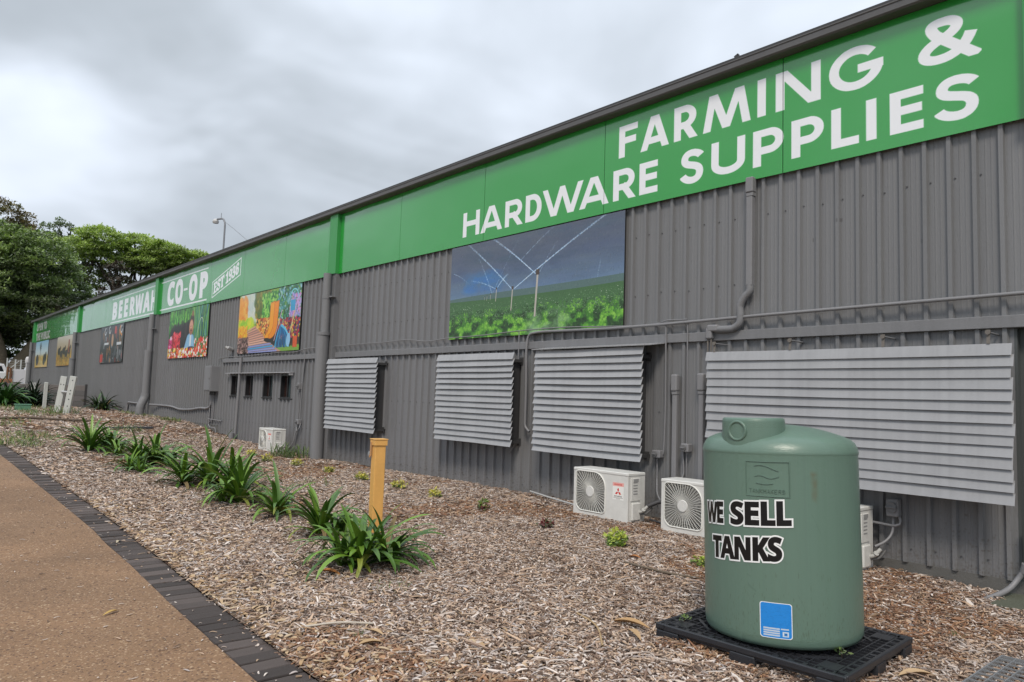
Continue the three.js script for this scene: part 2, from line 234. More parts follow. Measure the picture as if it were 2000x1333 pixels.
// columns with green caps and the downpipes before them
const bays = [-12.88, -25.01, -37.17, -49.45];
bays.forEach((c, i) => {
  mesh('green_column', [uvBox(span(c - 0.32, c, 3.69, 4.884, 0.0, 0.127))], colGreen, building);
  mesh('column', [uvBox(span(c - 0.32, c - 0.005, -0.1, 3.69, 0.0, 0.105))], wallPaint, building);
  const foot = land(c, 0.2) - 0.05, dp = part('downpipe', building);
  mesh('upper_pipe', [cyl(0.08, 0.08, 1.22, c - 0.16, 3.08, 0.2, 0, 0, 0, 24)], trimPaint, dp);
  if (i === 1) mesh('lower_pipe', [cyl(0.112, 0.112, 1.36, c - 0.17, 1.82, 0.23, 0, 0, 0, 24), tube([[c - 0.17, 1.15, 0.23], [c - 0.17, 1.02, 0.24], [c - 0.15, 0.88, 0.3], [c - 0.14, 0.7, 0.36], [c - 0.14, foot, 0.37]], 0.128, 20, 24)], trimPaint, dp);
  else mesh('lower_pipe', [cyl(0.124, 0.124, 2.52 - foot, c - 0.2, (2.52 + foot) / 2, 0.22, 0, 0, 0, 28)], trimPaint, dp);
  mesh('pipe_collar', [cyl(0.088, 0.088, 0.07, c - 0.16, 3.22, 0.2, 0, 0, 0, 24), span(c - 0.09, c + 0.06, 3.21, 3.235, 0.1, 0.2)], trimPaint, dp); mesh('pipe_collar', [cyl(0.132, 0.132, 0.06, c - 0.19, 2.5, 0.216, 0, 0, 0, 28)], trimPaint, dp);
});
mesh('green_column', [uvBox(span(-1.54, -1.2, 3.69, 4.884, 0, 0.127))], colGreen, building);
mesh('recessed_panel', [uvBox(span(-1.66, -0.9, 0.06, 2.06, -0.1, -0.07)), span(-1.675, -1.655, 0.083, 2.04, -0.07, 0.002)], std(L(0.085, 0.095, 0.095), 0.6, { map: tiled(mottle, 1) }), building);
// small windows in their common recess
{
  const frameMat = std(L(0.02, 0.02, 0.022), 0.4), teal = new THREE.MeshPhysicalMaterial({ color: L(0.05, 0.075, 0.08), roughness: 0.08, specularIntensity: 1 }), brown = new THREE.MeshPhysicalMaterial({ color: L(0.035, 0.016, 0.013), roughness: 0.12 });
  const stick = canvasTex(64, 96, (c) => { c.fillStyle = '#e9ecec'; c.fillRect(0, 0, 64, 96); c.strokeStyle = '#444'; c.lineWidth = 7; c.beginPath(); c.arc(32, 28, 11, 0, 7); c.stroke(); c.beginPath(); c.moveTo(14, 78); c.quadraticCurveTo(32, 36, 50, 78); c.closePath(); c.stroke(); });
  const stickMat = std(0xffffff, 0.6, { map: stick });
  for (const [a, b] of smallWin) {
    const w = part('window', building), y0 = 1.2, y1 = 1.72, m = lerp(a, b, 0.46);
    mesh('window_frame', [span(a, b, y0, y0 + 0.03, -0.1, 0.012), span(a, b, y1 - 0.03, y1, -0.1, 0.012), span(a, a + 0.025, y0 + 0.03, y1 - 0.03, -0.1, 0.012), span(b - 0.03, b, y0 + 0.03, y1 - 0.03, -0.1, 0.034), span(m - 0.014, m + 0.014, y0 + 0.03, y1 - 0.03, -0.09, -0.02)], frameMat, w);
    mesh('pane', [span(a + 0.025, m - 0.014, y0 + 0.03, y1 - 0.03, -0.085, -0.078)], brown, w);
    mesh('pane', [span(m + 0.014, b - 0.03, y0 + 0.03, y1 - 0.03, -0.062, -0.055)], teal, w);
    mesh('window_sticker', put(new THREE.PlaneGeometry(0.1, 0.13), b - 0.11, y0 + 0.11, -0.052), stickMat, w);
    mesh('window_sill', [span(a - 0.02, b + 0.02, y0 - 0.02, y0, -0.05, 0.045)], frameMat, w);
  }
  mesh('window_hood', [bx(3.78, 0.012, 0.12, -16.62, 1.762, 0.07, 0.12), span(-14.76, -14.74, 1.7, 1.76, 0.03, 0.12)], std(L(0.38, 0.38, 0.4), 0.5), building);
}
// big windows behind the louvre screens
{
  const glass = new THREE.MeshPhysicalMaterial({ color: L(0.012, 0.014, 0.016), roughness: 0.06 });
  for (const [a, b, y0, y1] of holes.slice(0, 4)) {
    const w = part('window', building), f = 0.045;
    mesh('window_frame', [span(a, b, y0, y0 + f, -0.06, 0.04), span(a, b, y1 - f, y1, -0.06, 0.04), span(a, a + f, y0 + f, y1 - f, -0.06, 0.04), span(b - f, b, y0 + f, y1 - f, -0.06, 0.04), ...[1 / 3, 2 / 3].map((t) => span(lerp(a, b, t) - 0.02, lerp(a, b, t) + 0.02, y0 + f, y1 - f, -0.05, 0.0))], darkPaint, w);
    mesh('pane', [span(a + f, b - f, y0 + f, y1 - f, -0.046, -0.04)], glass, w);
  }
}
// conduits, switches and boxes fixed to the wall
{
  const cond = greyPvc, Z = 0.055;
  const C = (pts, r, bend, n) => mesh('conduit', [pipe(pts, r, bend, n)], cond, building);
  C([[-1.5, 2.3, Z + 0.02], [-2.35, 2.29, Z + 0.02], [-3.78, 2.27, Z + 0.02], [-5.04, 2.245, Z + 0.02], [-5.8, 2.24, Z + 0.02], [-7.02, 2.26, Z + 0.02], [-7.27, 2.24, Z + 0.02], [-7.29, 2.05, Z + 0.03], [-7.27, 1.5, Z + 0.03], [-7.27, 0.98, Z + 0.03], [-7.18, 0.92, Z + 0.03]], 0.017, 0.1);
  mesh('cable', [tube([[-4.7, 2.285, Z], [-5.04, 2.285, Z], [-5.08, 2.262, Z], [-6.68, 2.3, Z], [-7.48, 2.295, Z], [-8.3, 2.27, Z], [-9.16, 2.262, Z], [-9.71, 2.235, Z], [-10.32, 2.285, Z], [-11, 2.27, Z], [-11.67, 2.272, Z], [-12.4, 2.262, Z], [-12.9, 2.26, Z]], 0.0075, 6, 90)], greyPvc, building);
  mesh('cable', [tube([[-13.2, 2.26, Z], [-14.16, 2.25, Z], [-14.6, 2.2, Z], [-15.4, 2.21, Z], [-16.5, 2.19, Z], [-17.6, 2.17, Z], [-18.6, 2.18, Z], [-19.3, 2.15, Z]], 0.009, 6, 60)], greyPvc, building);
  C([[-4.68, 2.285, Z + 0.012], [-4.69, 2.2, Z + 0.012], [-4.69, 0.97, Z], [-4.69, 0.55, Z]], 0.008, 0.02, 6);
  C([[-4.98, 2.24, Z + 0.012], [-4.98, 1.3, Z], [-4.99, 0.9, Z], [-5.0, 0.78, Z], [-5.06, 0.76, Z]], 0.01, 0.06, 6);
  C([[-7.48, 2.29, Z], [-7.48, 1.92, Z], [-7.49, 0.74, Z], [-7.6, 0.6, Z]], 0.009, 0.05, 6);
  C([[-14.16, 2.25, Z], [-14.18, 1.95, Z], [-14.22, 1.52, Z], [-14.25, 0.8, Z]], 0.012, 0.05, 6);
  C([[-14.3, 1.42, Z], [-14.33, 0.8, Z]], 0.012, 0.05, 6);
  C([[-14.3, 0.68, Z], [-14.36, 0.5, Z + 0.03], [-14.38, 0.3, Z + 0.05], [-14.48, 0.16, Z + 0.12]], 0.016, 0.1, 6);
  mesh('conduit', [tube([[-14.2, 0.7, Z], [-14.17, 0.6, Z + 0.04], [-14.25, 0.55, Z + 0.05], [-14.3, 0.62, Z + 0.03]], 0.01, 6, 20)], cond, building);
  C([[-17.62, 2.14, Z + 0.03], [-17.66, 1.2, Z + 0.03], [-17.7, 0.3, Z + 0.03]], 0.035, 0.05, 10);
  mesh('conduit', [cyl(0.065, 0.07, 0.22, -17.78, 0.2, 0.14, 0, 0, 0, 14)], trimPaint, building);
  C([[-28.05, 0.5, Z], [-28.0, 0.8, Z], [-25.9, 0.79, Z + 0.02], [-25.35, 0.79, Z + 0.3]], 0.028, 0.1, 8);
  mesh('conduit', [tube([[-24.9, 0.8, Z + 0.1], [-24.2, 0.8, Z], [-22.9, 0.79, Z], [-22.2, 0.74, Z], [-21.3, 0.76, Z], [-20.4, 0.83, Z], [-19.9, 0.84, Z], [-19.62, 0.93, Z], [-19.58, 1.28, Z]], 0.03, 8, 60)], cond, building);
  for (const [x, y] of [[-19.5, 0.5], [-19.68, 0.5], [-19.4, 0.56]]) C([[x, 1.29, Z], [x, y, Z]], 0.017, 0.02, 6);
  C([[-19.75, 0.56, Z], [-18.75, 0.55, Z]], 0.014, 0.02, 6);
  C([[-19.55, 0.52, Z + 0.02], [-19.6, 0.42, Z + 0.04], [-19.4, 0.36, Z + 0.06], [-19.0, 0.36, Z + 0.06], [-18.95, 0.2, Z + 0.06]], 0.014, 0.05, 6);
  mesh('conduit', [tube([[-1.62, 0.19, 0.09], [-1.66, 0.12, 0.1], [-1.7, 0.05, 0.16], [-1.76, 0.0, 0.28], [-1.84, -0.035, 0.42]], 0.02, 10, 24), cyl(0.034, 0.03, 0.07, -1.615, 0.2, 0.088, 0.1, 0, -0.3, 12), cyl(0.027, 0.027, 0.3, -1.59, 0.37, 0.085, 0, 0, 0, 10)], cond, building);
  // meter box
  const mb = part('meter_box', building, [-19.42, 1.62, 0.13]); mesh('box', [uvBox(rb(0.5, 0.66, 0.24, 0.012, 0, 0, 0, 1))], trimPaint, mb); mesh('box_door', [uvBox(rb(0.45, 0.6, 0.014, 0.005, 0, 0, 0.125, 1)), rb(0.02, 0.05, 0.02, 0.004, 0.18, 0, 0.14, 1)], trimPaint, mb);
  for (const x of [-0.12, 0, 0.12]) mesh('cable_gland', cyl(0.03, 0.03, 0.1, x, -0.375, -0.03), darkPaint, mb);
  // isolator switches
  const isolator = (x, y, w, h, long) => { const s = part('isolator_switch', building, [x, y, 0.07]); mesh('switch_box', [rb(w, h, 0.085, 0.012, 0, 0, 0)], greyPvc, s); mesh('switch_knob', [cyl(h * (long ? 0.3 : 0.38), h * (long ? 0.3 : 0.38), 0.02, long ? 0 : -0.01, long ? 0.005 : 0, 0.05, Math.PI / 2, 0, 0, 20), rb(h * 0.6, 0.014, 0.03, 0.004, long ? 0 : -0.01, long ? 0.005 : 0, 0.062, 1).applyMatrix4(E3(0, 0, 0))], std(L(0.16, 0.16, 0.165), 0.5), s); };
  isolator(-5.06, 0.79, 0.11, 0.085); isolator(-4.68, 0.885, 0.1, 0.09); isolator(-2.56, 0.53, 0.1, 0.15, true); isolator(-14.27, 0.73, 0.14, 0.1); isolator(-14.3, 1.47, 0.09, 0.14);
  C([[-2.52, 0.46, Z + 0.01], [-2.5, 0.4, Z + 0.01], [-2.55, 0.375, Z + 0.02], [-2.95, 0.41, Z + 0.1]], 0.012, 0.04, 8);
  mesh('conduit', [tube([[-2.57, 0.46, Z], [-2.57, 0.32, Z + 0.03], [-2.6, 0.25, Z + 0.08], [-2.66, 0.2, Z + 0.16]], 0.011, 8, 24)], cond, building);
  C([[-4.74, 0.88, Z], [-4.72, 0.6, Z], [-4.74, 0.5, Z + 0.05]], 0.009, 0.04, 6); C([[-5.08, 0.75, Z], [-5.08, 0.5, Z], [-5.0, 0.36, Z + 0.1], [-4.85, 0.3, Z + 0.22]], 0.01, 0.06, 6);
  // white pipe covers for the air conditioners
  for (const [x, top, low] of [[-4.84, 1.68, 0.5], [-4.5, 1.69, 0.5]]) { const d = part('pipe_cover', building, [x, 0, 0.06]); mesh('cover_cap', [rb(0.085, 0.19, 0.075, 0.02, 0, top - 0.095, 0.01), rb(0.07, 0.05, 0.065, 0.008, 0, top - 0.2, 0.002)], greyPvc, d); mesh('cover_duct', [rb(0.062, top - 0.22 - low, 0.055, 0.012, 0, (top - 0.22 + low) / 2, 0)], greyPvc, d); }
  const d = part('pipe_cover', building, [0, 0, 0]);
  mesh('cover_cap', [rb(0.085, 0.16, 0.08, 0.012, -3.93, 3.63, 0.075), rb(0.075, 0.04, 0.07, 0.006, -3.93, 3.53, 0.07)], greyPvc, d);
  mesh('cover_duct', [rb(0.07, 0.94, 0.062, 0.01, -3.935, 3.05, 0.07)], greyPvc, d);
  mesh('cover_bend', [tube([[-3.935, 2.6, 0.07], [-3.94, 2.53, 0.07], [-4.0, 2.46, 0.075], [-4.04, 2.38, 0.08], [-4.035, 2.28, 0.08], [-4.05, 2.2, 0.08], [-4.12, 2.155, 0.08], [-4.22, 2.15, 0.08], [-4.33, 2.155, 0.08]], 0.038, 14, 60)], trimPaint, d);
  mesh('cover_cap', [rb(0.13, 0.075, 0.085, 0.02, -4.35, 2.165, 0.08), rb(0.075, 0.12, 0.08, 0.02, -4.395, 2.11, 0.08)], greyPvc, d);
  for (const x of [-0.02, 0.02]) mesh('refrigerant_pipe', [cyl(0.009, 0.009, 0.2, -4.395 + x, 1.97, 0.09)], rust, d);
  // little floodlight by the boots picture, bracket on the roof edge
  const fl = part('security_light', building, [-18.35, 2.36, 0.05]); mesh('lamp_body', [cyl(0.035, 0.05, 0.13, -0.06, 0.03, 0.08, 1.2, 0, 0.5, 12), cyl(0.035, 0.05, 0.13, 0.07, 0.02, 0.08, 1.2, 0, -0.4, 12), bx(0.08, 0.05, 0.05, 0, 0, 0)], std(L(0.35, 0.35, 0.35), 0.4), fl);
  mesh('roof_bracket', [bx(0.03, 0.07, 0.03, -4.06, 5.03, 0.1, 0, 0, 0.7), bx(0.05, 0.02, 0.03, -4.09, 5.06, 0.1, 0, 0, 0.4)], darkPaint, building);
}

// ───────── painted lettering for the signs ─────────
function glyph(c, ch, x0, x1, yt, yb, t) { // stroke letters in the manner of a geometric bold sans
  const w = x1 - x0, h = yb - yt, m = t / 2, xm = (x0 + x1) / 2, round = 'SGOCU&'.includes(ch), o = round ? 0.02 * h : 0;
  c.save(); c.beginPath(); c.rect(x0 - 1, yt - o, w + 2, h + 2 * o); c.clip(); c.lineWidth = t; c.lineJoin = 'miter'; c.miterLimit = 12; c.lineCap = 'butt'; c.beginPath();
  const P = (...a) => { c.moveTo(a[0], a[1]); for (let i = 2; i < a.length; i += 2) c.lineTo(a[i], a[i + 1]); };
  const bowl = (top, bot, right) => { const r = (bot - top) / 2; c.moveTo(x0 + m, top); c.lineTo(right - r, top); c.arc(right - r, (top + bot) / 2, r, -Math.PI / 2, Math.PI / 2); c.lineTo(x0 + m, bot); };
  if (ch === 'A') { P(x0 + t * 0.42, yb + 4, xm, yt - t * 0.35, x1 - t * 0.42, yb + 4); P(x0 + w * 0.22, yb - h * 0.27, x1 - w * 0.22, yb - h * 0.27); }
  else if (ch === 'M') P(x0 + t * 0.45, yb + 3, x0 + w * 0.22, yt - t * 0.2, xm, yb - t * 0.1, x1 - w * 0.22, yt - t * 0.2, x1 - t * 0.45, yb + 3);
  else if (ch === 'W') P(x0 + t * 0.4, yt - 3, x0 + w * 0.29, yb + t * 0.2, xm, yt + t * 0.1, x1 - w * 0.29, yb + t * 0.2, x1 - t * 0.4, yt - 3);
  else if (ch === 'N') P(x0 + m, yb + 3, x0 + m, yt - t * 0.3, x1 - m, yb + t * 0.3, x1 - m, yt - 3);
  else if (ch === 'H') { P(x0 + m, yb, x0 + m, yt); P(x1 - m, yb, x1 - m, yt); P(x0, yt + h * 0.47, x1, yt + h * 0.47); }
  else if (ch === 'I') P(xm, yb, xm, yt);
  else if (ch === 'L') P(x0 + m, yt, x0 + m, yb - m, x1, yb - m);
  else if (ch === 'E' || ch === 'F') { P(x0 + m, yb, x0 + m, yt); P(x0, yt + m, x1, yt + m); P(x0, yt + h * 0.48, x1 - w * (ch === 'F' ? 0.08 : 0.04), yt + h * 0.48); if (ch === 'E') P(x0, yb - m, x1, yb - m); }
  else if (ch === 'P' || ch === 'R') { P(x0 + m, yb, x0 + m, yt); bowl(yt + m, yt + h * 0.58, x1 - m - (ch === 'R' ? w * 0.06 : 0)); if (ch === 'R') P(x0 + w * 0.42, yt + h * 0.5, x1 - t * 0.4, yb + 5); }
  else if (ch === 'D') { P(x0 + m, yb, x0 + m, yt); c.moveTo(x0, yt + m); c.lineTo(x0 + w * 0.36, yt + m); c.bezierCurveTo(x1 - m + w * 0.02, yt + m, x1 - m + w * 0.02, yb - m, x0 + w * 0.36, yb - m); c.lineTo(x0, yb - m); }
  else if (ch === 'U') { c.moveTo(x0 + m, yt); c.lineTo(x0 + m, yb - h * 0.36); c.bezierCurveTo(x0 + m, yb - m + h * 0.06, x1 - m, yb - m + h * 0.06, x1 - m, yb - h * 0.36); c.lineTo(x1 - m, yt); }
  else if (ch === 'S') { const a = x0 + m, b = x1 - m, T = yt + m - o, B = yb - m + o, k = h * 0.245; c.moveTo(b + m * 0.3, T + h * 0.14); c.bezierCurveTo(b - w * 0.12, T - h * 0.02, a + w * 0.02, T - h * 0.06, a + w * 0.02, T + k * 0.85); c.bezierCurveTo(a + w * 0.02, T + k * 1.75, b, T + k * 1.35, b, B - k * 0.95); c.bezierCurveTo(b, B + h * 0.07, a + w * 0.12, B + h * 0.05, a - m * 0.4, B - h * 0.17); }
  else if (ch === 'G') { c.ellipse(xm, (yt + yb) / 2, w / 2 - m, h / 2 - m + o, 0, -0.72, -Math.PI * 2 + 0.02, true); P(x1, yt + h * 0.53, x0 + w * 0.54, yt + h * 0.53); }
  else if (ch === '&') { c.moveTo(x1 - t * 0.2, yb + t * 0.1); c.lineTo(x0 + w * 0.3, yt + h * 0.36); c.bezierCurveTo(x0 + w * 0.12, yt + h * 0.08, x0 + w * 0.3, yt + m * 0.7, x0 + w * 0.45, yt + m * 0.8); c.bezierCurveTo(x0 + w * 0.68, yt + m, x0 + w * 0.72, yt + h * 0.3, x0 + w * 0.44, yt + h * 0.44); c.bezierCurveTo(x0 - w * 0.02, yt + h * 0.62, x0 + m * 0.2, yb - m, x0 + w * 0.36, yb - m); c.bezierCurveTo(x0 + w * 0.6, yb - m, x0 + w * 0.78, yt + h * 0.75, x0 + w * 0.86, yt + h * 0.46); }
  c.stroke(); c.restore();
}
const SY0 = 3.69, SY1 = 4.882;
function signBand(x0, x1, seams, label, draw, W = 2048, H = 256) {
  const t = canvasTex(W, H, (c) => { c.fillStyle = '#2a9c3c'; c.fillRect(0, 0, W, H); const k = W / (x1 - x0), ky = H / (SY1 - SY0), X = (x) => (x - x0) * k, Y = (y) => (SY1 - y) * ky; c.fillStyle = c.strokeStyle = '#f2f4f8'; draw(c, X, Y, k, ky); });
  const mat = new THREE.MeshPhysicalMaterial({ color: 0xffffff, map: t, roughness: 0.22, ior: 1.65, clearcoat: 1, clearcoatRoughness: 0.03 });
  const s = thing('sign_band', label, 'sign', [x0, SY0, 0.05]), xs = [x0, ...seams, x1];
  for (let i = 0; i < xs.length - 1; i++) {
    const a = xs[i] + 0.004, b = xs[i + 1] - 0.004, w = b - a, h = SY1 - SY0, g = new THREE.BoxGeometry(w, h, 0.005, Math.ceil(w / 0.08), 16, 1), p = g.attributes.position, uv = g.attributes.uv;
    g.translate((a + b) / 2 - x0, h / 2, 0.0025);
    for (let j = 0; j < p.count; j++) { const X = p.getX(j) + x0, Y = p.getY(j); uv.setXY(j, (X - x0) / (x1 - x0), Y / h); const e = Math.min((X - a) / 0.3, (b - X) / 0.3, 1); p.setZ(j, p.getZ(j) + 0.006 * (fbm(X * 1.3 + i * 7, Y * 1.6, 3, 17) - 0.35) * smooth(clamp(e, 0, 1)) + (Y > h - 0.35 ? -0.012 * ((Y - h + 0.35) / 0.35) ** 2 * noise2(X * 1.6, 0, 27) : 0)); }
    g.computeVertexNormals(); mesh('sign_panel', g, mat, s);
  }
  return s;
}
signBand(-12.88, -1.54, [-10.68, -8.36, -5.97, -3.59], 'green sign band reading FARMING & HARDWARE SUPPLIES above the sprinkler picture', (c, X, Y) => {
  const put1 = (str, ext, yb, yt, t) => [...str].forEach((ch, i) => glyph(c, ch, X(ext[i][0]), X(ext[i][1]), Y(yt), Y(yb), t));
  put1('FARMING&', [[-5.74, -5.45], [-5.4, -4.99], [-4.92, -4.6], [-4.53, -3.95], [-3.88, -3.77], [-3.67, -3.2], [-3.12, -2.62], [-2.33, -1.85]], 4.335, 4.735, 17.5);
  put1('HARDWARESUPPLIES', [[-8.87, -8.46], [-8.43, -7.93], [-7.87, -7.48], [-7.43, -7.06], [-7.08, -6.33], [-6.39, -5.89], [-5.82, -5.46], [-5.41, -5.14], [-4.82, -4.52], [-4.42, -4.01], [-3.92, -3.58], [-3.5, -3.17], [-3.1, -2.84], [-2.78, -2.68], [-2.57, -2.29], [-2.2, -1.87]], 3.81, 4.195, 17);
});
const fit = (c, str, x0, x1, yt, yb, font, capRatio = 0.716, bold = 7) => { c.save(); c.font = font.replace('PX', '100px'); const m = c.measureText(str), cap = 100 * capRatio; c.translate(x0, yb); c.scale((x1 - x0) / m.width, (yb - yt) / cap); c.fillText(str, 0, 0); c.lineWidth = bold; c.strokeText(str, 0, 0); c.restore(); };
signBand(-25.01, -13.2, [-22.6, -20.24, -17.85, -15.43], 'green sign band reading CO-OP and EST 1936 in a slanted box', (c, X, Y) => {
  c.fillRect(X(-24.9), Y(4.71), X(-20.5) - X(-24.9), 7); c.fillRect(X(-24.9), Y(3.83), X(-20.5) - X(-24.9), 9);
  [['C', -24.2, -23.5], ['O', -23.4, -22.65], ['O', -22.1, -21.35], ['P', -21.2, -20.5]].forEach(([ch, a, b]) => fit(c, ch, X(a) - 2, X(b) + 2, Y(4.6), Y(3.92), 'bold PX sans-serif'));
  c.fillRect(X(-22.58), Y(4.3), X(-22.22) - X(-22.58), 14);
  c.save(); c.lineWidth = 6; c.beginPath(); const q = [[-20.1, 4.24], [-18.1, 4.67], [-18.1, 4.24], [-20.08, 3.82]]; q.forEach(([x, y], i) => (i ? c.lineTo(X(x), Y(y)) : c.moveTo(X(x), Y(y)))); c.closePath(); c.stroke();
  c.setTransform(1, -(Y(4.24) - Y(4.67)) / (X(-18.1) - X(-20.1)), 0, 1, X(-20.02), Y(3.91)); fit(c, 'EST 1936', 4, X(-18.22) - X(-20.02), -(Y(3.9) - Y(4.18)), 0, 'bold PX serif'); c.restore();
});
signBand(-37.17, -25.33, [-34.8, -32.3, -29.9, -27.6], 'green sign band reading BEERWAH between two white lines', (c, X, Y) => {
  c.fillRect(X(-31.4), Y(4.7), X(-25.35) - X(-31.4), 7); c.fillRect(X(-31.5), Y(3.8), X(-25.35) - X(-31.5), 9);
  [...'BEERWAH'].forEach((ch, i) => { const xs = [[-31.3, -30.55], [-30.35, -29.75], [-29.55, -28.95], [-28.75, -28.05], [-27.95, -27.0], [-26.9, -26.15], [-26.05, -25.4]][i]; fit(c, ch, X(xs[0]), X(xs[1]), Y(4.53), Y(3.91), 'bold PX sans-serif'); });
});
signBand(-49.45, -37.49, [-47.1, -44.7, -42.3, -39.9], 'green sign band reading OPEN TO THE PUBLIC at the far end of the shed', (c, X, Y) => {
  fit(c, 'OPEN TO', X(-49.2), X(-45.9), Y(4.73), Y(4.33), 'bold PX sans-serif'); fit(c, 'THE PUBLIC', X(-49.2), X(-44.8), Y(4.16), Y(3.78), 'bold PX sans-serif');
});
mesh('green_column', [uvBox(span(-50.58, -49.78, 3.69, 4.884, 0, 0.06))], colGreen, building);

// ───────── printed pictures on the wall ─────────
function picture(x0, x1, label, draw, W = 1024, H = 420) {
  const t = canvasTex(W, H, (c, w, h) => { c.save(); draw(c, w, h); c.restore(); for (let i = 0; i < w * 9; i++) { c.globalAlpha = rr(0.02, 0.09); c.fillStyle = pick(['#d0d0c8', '#000000', '#20301a', '#c8b890', '#102040', '#402010']); c.fillRect(rnd() * w, rnd() * h, rr(1, 5) * (w / 1024), rr(1, 7) * (w / 1024)); } c.globalAlpha = 1; }), p = thing('wall_picture', label, 'picture', [(x0 + x1) / 2, 2.235, 0.036], 0);
  const mat = new THREE.MeshPhysicalMaterial({ map: t, roughness: 0.45, clearcoat: 0.5, clearcoatRoughness: 0.15 }), edge = std(L(0.03, 0.03, 0.03), 0.6), w = x1 - x0, h = 1.44;
  mesh('backing', [span(-w / 2, w / 2, 0, h, 0, 0.018)], edge, p); mesh('print', put(new THREE.PlaneGeometry(w - 0.004, h - 0.004), 0, h / 2, 0.0205), mat, p);
}
const blob = (c, col, x, y, rx, ry, a = 0) => { c.fillStyle = col; c.beginPath(); c.ellipse(x, y, rx, ry, a, 0, 7); c.fill(); };
const grad = (c, x0, y0, x1, y1, stops) => { const g = c.createLinearGradient(x0, y0, x1, y1); stops.forEach(([k, v]) => g.addColorStop(k, v)); return g; };
reseed(101);
picture(-9.13, -5.615, 'printed picture of sprinklers spraying over a green crop field', (c, w, h) => {
  c.fillStyle = grad(c, 0, 0, 0, h * 0.6, [[0, '#565d6e'], [0.5, '#566580'], [1, '#6b88a8']]); c.fillRect(0, 0, w, h);
  for (let i = 0; i < 260; i++) { c.globalAlpha = 0.05; blob(c, pick(['#2f3a4e', '#6d7686', '#3f5f88']), rnd() * w, rnd() * h * 0.55, rr(30, 120), rr(8, 30)); }
  c.globalAlpha = 0.05; for (let i = 0; i < 120; i++) blob(c, '#2f7fd0', w * 0.22 + rr(-120, 130), h * 0.44 + rr(-50, 40), rr(15, 60), rr(8, 24)); c.globalAlpha = 1;
  c.fillStyle = '#55706e'; c.beginPath(); c.moveTo(0, h * 0.57); c.bezierCurveTo(w * 0.3, h * 0.54, w * 0.6, h * 0.56, w, h * 0.535); c.lineTo(w, h); c.lineTo(0, h); c.fill();
  c.fillStyle = '#41693c'; c.beginPath(); c.moveTo(0, h * 0.6); c.quadraticCurveTo(w * 0.6, h * 0.63, w, h * 0.6); c.lineTo(w, h); c.lineTo(0, h); c.fill();
  const edge = (x) => h * (0.605 + 0.03 * Math.sin((x / w) * 3.1) + 0.008 * Math.sin(x * 0.02));
  for (let i = 0; i < 15000; i++) { const k = rnd() ** 0.8, x = rnd() * w, y = lerp(edge(x), h * 1.02, k), s = 1 + 5.5 * k * k; c.globalAlpha = 0.75; const n = noise2(x / (8 + 40 * k), y / (6 + 26 * k), 12); blob(c, n < 0.42 ? pick(k < 0.4 ? ['#35603c', '#406c42', '#2c5034'] : ['#1b3a16', '#23481a', '#142c12', '#2b5520']) : k < 0.4 ? pick(['#5a9050', '#6ea45e', '#4c8046', '#8fb486', '#447a40']) : pick(['#3c7a22', '#55962a', '#467f28', '#6aa838', '#2f6420', '#7fb84a']), x, y, s * rr(0.5, 1.2), s * rr(0.4, 0.9), rnd() * 3); }
  for (let i = 0; i < 6000; i++) { const k = rnd() ** 0.7, x = rnd() * w, y = lerp(h * 0.7, h * 1.02, k), z = 3 + 6.5 * k, n = noise2(x / 30, y / 20, 19); c.globalAlpha = rr(0.35, 0.8); blob(c, n < 0.4 ? pick(['#16300f', '#1f4216', '#28541a']) : n < 0.6 ? pick(['#3a7a20', '#2f671c', '#4c8c28']) : pick(['#62a82c', '#78bd38', '#519426', '#8fca4c']), x, y, z * rr(0.5, 0.9), z * rr(0.5, 1), rnd() * 3); }
  for (let i = 0; i < 420; i++) { const x = rnd() * w, y = lerp(edge(x) + 8, h * 0.85, rnd()); c.globalAlpha = rr(0.4, 0.9); blob(c, pick(['#dfe9dc', '#b9d0b0', '#f2f6ee']), x, y, rr(0.8, 2.2), rr(0.6, 1.4)); }
  c.globalAlpha = 0.12; for (let i = 0; i < 60; i++) blob(c, '#9ab89a', w * 0.62 + rr(-120, 120), h * rr(0.8, 1), rr(12, 40), rr(10, 30)); c.globalAlpha = 1;
  const jet = (x0, y0, x1, y1, a, n) => { for (let i = 0; i < n; i++) { const t = rnd(), k = 0.6 + 3.2 * t; c.globalAlpha = a * (1 - 0.75 * t); blob(c, pick(['#cfe4f8', '#a4cdf2', '#7fb4ea', '#e6f2fc']), lerp(x0, x1, t) + rr(-k, k) * 1.4, lerp(y0, y1, t) + Math.sin(t * 3.1) * -6 + rr(-k, k) * (0.4 + rnd()), rr(0.5, 2.2), rr(0.5, 1.7)); } c.globalAlpha = 1; };
  jet(566, 176, 290, -6, 0.9, 900); jet(440, 226, 955, -10, 0.95, 1500); jet(424, 224, 115, -6, 0.85, 900); jet(592, 172, 690, 60, 0.3, 160); jet(330, 215, 400, 160, 0.8, 200); jet(322, 216, 150, 165, 0.6, 240); jet(298, 232, 200, 70, 0.4, 260); jet(20, 120, 130, 175, 0.35, 160); jet(305, 230, 470, 10, 0.22, 260); jet(480, 110, 690, -10, 0.35, 300); jet(900, 225, 915, 160, 0.3, 90);
  for (const [x, y0, y1, k] of [[580, 176, 350, 10], [431, 224, 316, 6], [328, 216, 270, 4], [290, 236, 262, 2.4], [266, 242, 262, 2], [250, 244, 260, 1.6]]) { c.strokeStyle = '#b9b4ab'; c.lineWidth = k; c.beginPath(); c.moveTo(x, y0); c.lineTo(x - k * 1.1, y1); c.stroke(); c.fillStyle = '#4c4038'; c.fillRect(x - k, y0 - k * 1.5, k * 2, k * 2.2); }
});
